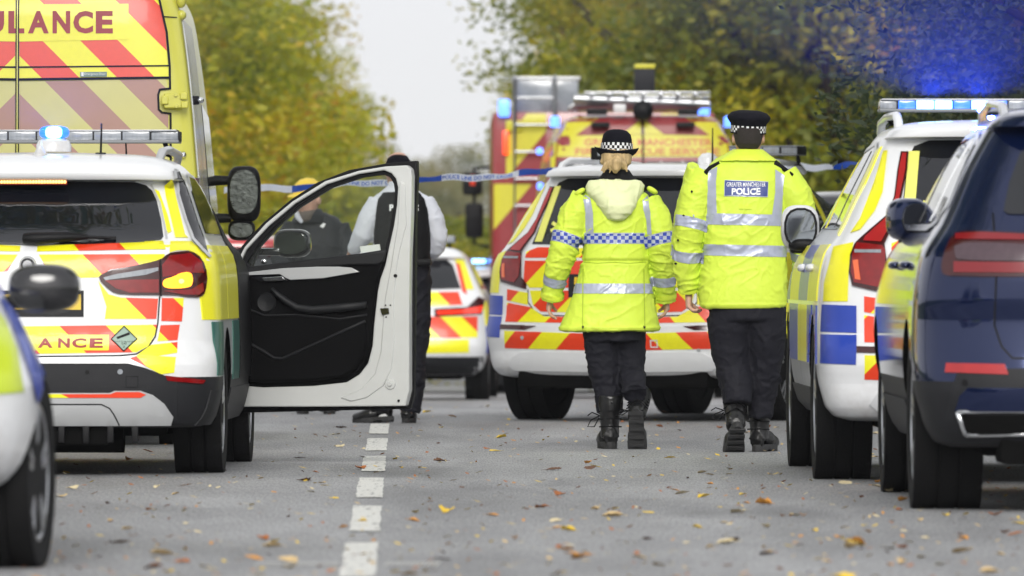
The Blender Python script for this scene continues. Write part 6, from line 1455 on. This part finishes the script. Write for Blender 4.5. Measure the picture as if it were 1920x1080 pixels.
def leaf_mat(name, cols, transl=.35):
    m = bpy.data.materials.new(name); m.use_nodes = True; nt = m.node_tree; b = nt.nodes['Principled BSDF']; b.inputs['Roughness'].default_value = .55
    tc = nt.nodes.new('ShaderNodeTexCoord'); oi = nt.nodes.new('ShaderNodeObjectInfo')
    at = nt.nodes.new('ShaderNodeAttribute'); at.attribute_name = 'tone'
    n = nt.nodes.new('ShaderNodeTexNoise'); n.inputs['Scale'].default_value = .55; n.inputs['Detail'].default_value = 3; nt.links.new(tc.outputs['Object'], n.inputs['Vector'])
    a1 = nt.nodes.new('ShaderNodeMath'); a1.operation = 'MULTIPLY_ADD'; a1.inputs[1].default_value = .55; nt.links.new(at.outputs['Fac'], a1.inputs[0])
    s1 = nt.nodes.new('ShaderNodeMath'); s1.operation = 'MULTIPLY_ADD'; s1.inputs[1].default_value = 1.5; s1.inputs[2].default_value = -.52; nt.links.new(n.outputs[0], s1.inputs[0]); nt.links.new(s1.outputs[0], a1.inputs[2])
    cr = nt.nodes.new('ShaderNodeValToRGB'); nt.links.new(a1.outputs[0], cr.inputs[0])
    el = cr.color_ramp.elements
    while len(el) > 2: el.remove(el[-1])
    for i, c in enumerate(cols):
        p = i / (len(cols) - 1)
        e = el[i] if i < 2 else el.new(p)
        e.position = p; e.color = (*c, 1)
    nt.links.new(cr.outputs[0], b.inputs['Base Color'])
    tr = nt.nodes.new('ShaderNodeBsdfTranslucent'); nt.links.new(cr.outputs[0], tr.inputs[0]); mx = nt.nodes.new('ShaderNodeMixShader'); mx.inputs[0].default_value = transl
    nt.links.new(b.outputs[0], mx.inputs[1]); nt.links.new(tr.outputs[0], mx.inputs[2]); nt.links.new(mx.outputs[0], nt.nodes['Material Output'].inputs[0])
    return m
M_LF_YEL = leaf_mat('olive_gold_leaves', [(.09, .125, .014), (.22, .27, .018), (.38, .38, .02), (.52, .41, .018), (.48, .24, .02)], .45)
M_LF_GRN = leaf_mat('green_gold_leaves', [(.06, .09, .014), (.14, .18, .016), (.25, .26, .014), (.46, .38, .014), (.52, .25, .02)], .42)
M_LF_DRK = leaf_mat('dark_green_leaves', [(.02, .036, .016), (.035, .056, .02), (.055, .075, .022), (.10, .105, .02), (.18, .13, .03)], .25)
M_LF_HAZED = leaf_mat('hazed_leaves', [(.12, .15, .08), (.17, .19, .09), (.24, .23, .10), (.27, .21, .09), (.22, .15, .07)])  # distance haze put into the leaf colour of the far trees
M_BARK = mat('bark', (.045, .035, .025), .9, vary=.4, vscale=10, bump=.6, bscale=30)
def crown_mesh(seed, n, rx, rz, size, clumps=70, hollow=.35, sig=.55):
    """many leaf-sized faces gathered in sprays round limb ends"""
    g = np.random.default_rng(seed)
    d = g.normal(size=(clumps, 3)); d /= np.linalg.norm(d, axis=1)[:, None]; rad = hollow + (1 - hollow) * g.random(clumps)**.6
    cc = d * rad[:, None] * np.array([rx, rx, rz]); tone_c = g.random(clumps)
    k = g.integers(0, clumps, n)
    p = cc[k] + np.clip(g.normal(size=(n, 3)), -1.7, 1.7) * np.array([sig * 1.25, sig * 1.25, sig * .55])
    a = g.normal(size=(n, 3)); a[:, 2] *= .6; a /= np.linalg.norm(a, axis=1)[:, None]
    b = np.cross(a, g.normal(size=(n, 3))); b /= np.linalg.norm(b, axis=1)[:, None]
    s = size * (.6 + .8 * g.random(n))[:, None]
    v = np.stack([p - a * s, p - b * s * .42 - a * s * .1, p + a * s, p + b * s * .42 - a * s * .1], 1).reshape(-1, 3)
    me = bpy.data.meshes.new('crown'); me.vertices.add(4 * n); me.vertices.foreach_set('co', v.ravel()); me.loops.add(4 * n); me.loops.foreach_set('vertex_index', np.arange(4 * n)); me.polygons.add(n); me.polygons.foreach_set('loop_start', np.arange(n) * 4)
    me.update(calc_edges=True)
    at = me.attributes.new('tone', 'FLOAT', 'FACE'); at.data.foreach_set('value', np.clip(.55 * tone_c[k] + .45 * g.random(n), 0, 1).astype(np.float32))
    return me, cc
CROWNS = {k: crown_mesh(*a) for k, a in {'broad': (1, 46000, 3.6, 3.4, .072, 130, .3, .42), 'tall': (2, 46000, 3.2, 4.2, .072, 140, .3, .42), 'loose': (3, 34000, 3.5, 3.3, .07, 90, .40, .34), 'near': (5, 120000, 3.2, 3.4, .038, 240, .25, .38), 'bush': (7, 20000, 1.8, 1.3, .065, 50, .1, .36)}.items()}
def tree(kind, Y, x, zc, sc, lm, label, cat='tree', group=None, name='autumn_tree', rz=0, szz=1.):
    g = gz(Y); root = empty(name, (x, Y, g), rz); tag(root, label, cat, group)
    src, cc = CROWNS[kind]; key = kind + lm.name
    me = bpy.data.meshes.get('crown_' + key)
    if me is None:
        me = src.copy(); me.name = 'crown_' + key; me.materials.append(lm)
    c = link('crown', me, root); c.location = (0, 0, zc); c.scale = (sc, sc, sc * szz)
    bm = bmesh.new(); rr = random.Random(int(Y * 10 + x * 7)); h = zc
    add_tube(bm, [(0, 0, -.1), (.05, .03, h * .3), (-.05, 0, h * .7), (0, .05, h + 1.2 * sc)], [.30 * sc, .22 * sc, .17 * sc, .05 * sc], 12)
    for q in cc[:: max(1, len(cc) // 16)]:
        z0 = h * rr.uniform(.45, .9); e = Vector((q[0] * sc, q[1] * sc, h + q[2] * sc * szz)); m_ = Vector((0, 0, z0)).lerp(e, .5) + Vector((0, 0, -.25 * sc))
        add_tube(bm, [(0, 0, z0), m_, e], [.09 * sc, .05 * sc, .015], 7)
    bmesh.ops.recalc_face_normals(bm, faces=bm.faces); obj('trunk', bm, M_BARK, root)
    return root
GL, GR, GD = 'gold leaved trees along the left of the road', 'green and gold trees along the right of the road', 'dark trees on the right verge by the cars'
LL = {k: '%s autumn tree on the left of the road beyond the ambulance' % v for k, v in {'broad': 'broad olive and gold', 'tall': 'tall olive and gold', 'loose': 'loose leaved golden'}.items()}
LR = {k: '%s tree on the right of the road beyond the fire vehicles' % v for k, v in {'broad': 'broad green and gold', 'tall': 'tall green and gold', 'loose': 'loose leaved green and gold'}.items()}
LD = 'dark leafy tree overhanging the right verge behind the parked cars'
def px_x(px, Y): return X_at(px, Y)
for k, (Y, px, zc, sc, kind) in enumerate([(118, 130, 2.6, 1.0, 'broad'), (128, 0, 3.0, 1.1, 'tall'), (150, 330, 3.8, .90, 'tall'), (160, 120, 3.2, 1.1, 'broad'), (185, 425, 3.0, .85, 'loose'), (190, 260, 4.0, 1.1, 'broad'), (215, 450, 3.8, .9, 'tall'), (240, 330, 4.2, 1.3, 'broad'), (250, 545, 2.2, .7, 'loose')]):
    tree(kind, Y, px_x(px, Y), zc, sc, M_LF_YEL, LL[kind], group=GL, rz=k * 1.3)
for k, (Y, px, zc, sc, kind) in enumerate([(112, 1590, 3.6, 1.1, 'tall'), (122, 1370, 4.6, .8, 'broad'), (128, 1800, 3.2, 1.1, 'broad'), (140, 1440, 3.8, 1.05, 'broad'), (150, 1235, 4.6, .72, 'loose'), (160, 1500, 4.2, 1.2, 'tall'), (170, 1310, 4.0, 1.0, 'broad'), (200, 1240, 4.2, .95, 'loose'), (210, 1390, 4.5, 1.3, 'broad'), (215, 1080, 1.8, .5, 'broad'), (240, 1260, 4.0, 1.2, 'tall')]):
    tree(kind, Y, px_x(px, Y), zc, sc, M_LF_GRN, LR[kind], group=GR, rz=k * 2.1)
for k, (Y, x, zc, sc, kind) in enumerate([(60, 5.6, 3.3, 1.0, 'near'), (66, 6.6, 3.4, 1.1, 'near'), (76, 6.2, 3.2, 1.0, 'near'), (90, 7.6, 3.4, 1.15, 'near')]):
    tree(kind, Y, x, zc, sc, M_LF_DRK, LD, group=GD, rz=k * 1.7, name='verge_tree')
GF = 'far trees with haze in their leaf colour where the road bends away'
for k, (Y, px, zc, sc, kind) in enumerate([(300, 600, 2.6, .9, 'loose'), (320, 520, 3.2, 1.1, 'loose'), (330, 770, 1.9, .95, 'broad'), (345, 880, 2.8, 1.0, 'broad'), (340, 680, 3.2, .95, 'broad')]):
    tree(kind, Y, px_x(px, Y), zc, sc, M_LF_HAZED, 'far tree, haze put into its leaf colour, where the road bends away', group=GF, rz=k, name='far_tree')
GB = 'bushes along the verges'
for k, (Y, px, zc, sc) in enumerate([(125, 560, .9, 1.1), (140, 660, .9, .9), (160, 720, 1.0, 1.0), (185, 790, 1.2, 1.2), (200, 860, 1.2, 1.3), (205, 930, 1.2, 1.3), (150, 440, 1., 1.2), (130, 380, 1, 1.2), (170, 620, 1.2, 1.2), (190, 700, 1.3, 1.3), (110, 1440, 1, 1.2), (115, 1600, 1, 1.2), (120, 1780, 1, 1.2)]):
    tree('bush', Y, px_x(px, Y), zc, sc, M_LF_GRN, 'low green bush on the verge beyond the emergency vehicles', 'bush', GB, 'verge_bush', k * .9)

# unseen trees added high over both kerbs to darken the car window reflections
for k, (Y, x, zc, sc) in enumerate([(43, -7.4, 11.5, 1.6), (41, 8.0, 11.5, 1.6), (58, -10.2, 10.4, 1.4)]):
    tree('broad', Y, x, zc, sc, M_LF_GRN, 'unseen tree added over the kerb to darken the car window reflections', 'tree', 'unseen trees added over the kerbs', 'unseen_kerb_tree', k * 1.9)

# fallen leaves: curled lobed blades, each one an object
def leaf_mesh(seed, m):
    r = random.Random(seed); bm = bmesh.new(); n = 11; up, dn = [], []
    L = 1.; rows = []
    cu, cv = r.uniform(.4, 1.3), r.uniform(.2, .9)
    for i in range(n):
        t = i / (n - 1); w = .34 * math.sin(math.pi * min(1, t * 1.02))**.8 * (1 + .22 * (i % 2)) + .004
        z = .30 * cu * (t - .5)**2 + .04 * r.uniform(-1, 1)
        rows.append([bm.verts.new((t - .5, s * w, max(0, z + cv * w * abs(s) * .9 + r.uniform(-.02, .02)))) for s in (-1, -.5, 0, .5, 1)])
    for a, b in zip(rows[:-1], rows[1:]):
        for k in range(4): bm.faces.new((a[k], a[k + 1], b[k + 1], b[k]))
    add_tube(bm, [(-.5, 0, .08), (-.72, .04, .05)], .012, 5)
    me = bpy.data.meshes.new('fallen_leaf'); bm.to_mesh(me); bm.free(); me.materials.append(m); me.polygons.foreach_set('use_smooth', [True] * len(me.polygons)); return me
LM = [mat('leaf_tan', (.55, .40, .20), .7, vary=.3, vscale=4), mat('leaf_yellow', (.70, .48, .04), .6, vary=.2, vscale=4), mat('leaf_orange', (.56, .25, .04), .65, vary=.3, vscale=4), mat('leaf_brown', (.12, .05, .02), .7, vary=.4, vscale=4), mat('leaf_pale', (.62, .52, .32), .7, vary=.2, vscale=4), mat('leaf_rust', (.36, .12, .03), .7, vary=.3, vscale=4)]
LME = [leaf_mesh(i, LM[i % 6]) for i in range(18)]
rl = random.Random(12); cnt = 0
while cnt < 290:
    sy = rl.uniform(262, 600) if rl.random() < .85 else rl.uniform(225, 300); Y = F / sy
    x = rl.uniform(-.055 * Y - .1, .055 * Y + .1) if rl.random() < .68 else rl.gauss(.032 * Y, .5)
    if abs(x - cx_road(Y)) > 4.4: continue
    k = rl.choices(range(18), weights=[3, 2, 2.2, 1.5, 2.4, 1.6] * 3)[0]
    o = bpy.data.objects.new('fallen_leaf', LME[k]); COL.objects.link(o)
    o.location = (x, Y, gz(Y) + .004); sc = .034 + .062 * rl.random()**1.6; o.scale = (sc, sc * rl.uniform(.7, 1.1), sc * rl.uniform(.25, 1.1)); o.rotation_euler = (rl.uniform(-.2, .2), rl.uniform(-.25, .25), rl.uniform(0, 6.28))
    kind = ['dry tan', 'yellow', 'orange', 'dark brown', 'pale', 'rust brown'][k % 6]
    tag(o, 'small %s autumn leaf lying on the grey road' % kind, 'leaf', '%s leaves scattered on the road' % kind); cnt += 1

# ------------------------------------------------------------------ thin haze over the street, added so the blue lamps glow
hb = bmesh.new(); bmesh.ops.create_cube(hb, size=1)
hz = obj('haze', hb, None, None, False); hz.location = (0, 150, 7.5); hz.scale = (120, 500, 19); hz['kind'] = 'stuff'
hm = bpy.data.materials.new('haze'); hm.use_nodes = True; hn = hm.node_tree; hn.nodes.remove(hn.nodes['Principled BSDF'])
pv = hn.nodes.new('ShaderNodeVolumePrincipled'); pv.inputs['Color'].default_value = (.93, .95, 1, 1); pv.inputs['Density'].default_value = .00016; pv.inputs['Anisotropy'].default_value = .1
hn.links.new(pv.outputs[0], hn.nodes['Material Output'].inputs['Volume']); hz.data.materials.append(hm)

# crumbs of leaf litter too small to pick apart
lb = bmesh.new(); rr = random.Random(77); LMi = [0, 1, 2, 3, 4, 5]
for q in range(1300):
    sy = rr.uniform(235, 590); Y = F / sy; x = rr.uniform(-.056 * Y, .056 * Y)
    if abs(x - cx_road(Y)) > 4.4: continue
    a = rr.uniform(0, 6.28); L_ = rr.uniform(.008, .024); w_ = L_ * rr.uniform(.35, .7); z = gz(Y) + .004; up = rr.uniform(.001, .014)
    c, s_ = math.cos(a), math.sin(a)
    vs = [lb.verts.new((x + c * u - s_ * v, Y + s_ * u + c * v, z + h)) for u, v, h in ((-L_, 0, 0), (0, -w_, up * .6), (L_, 0, up), (0, w_, up * .3))]
    f = lb.faces.new(vs); f.material_index = rr.choices(LMi, weights=[3, 1.6, 2, 1.6, 3, 1.6])[0]
o = obj('leaf_litter', lb, None, None, False); o['kind'] = 'stuff'
for m_ in LM: o.data.materials.append(m_)
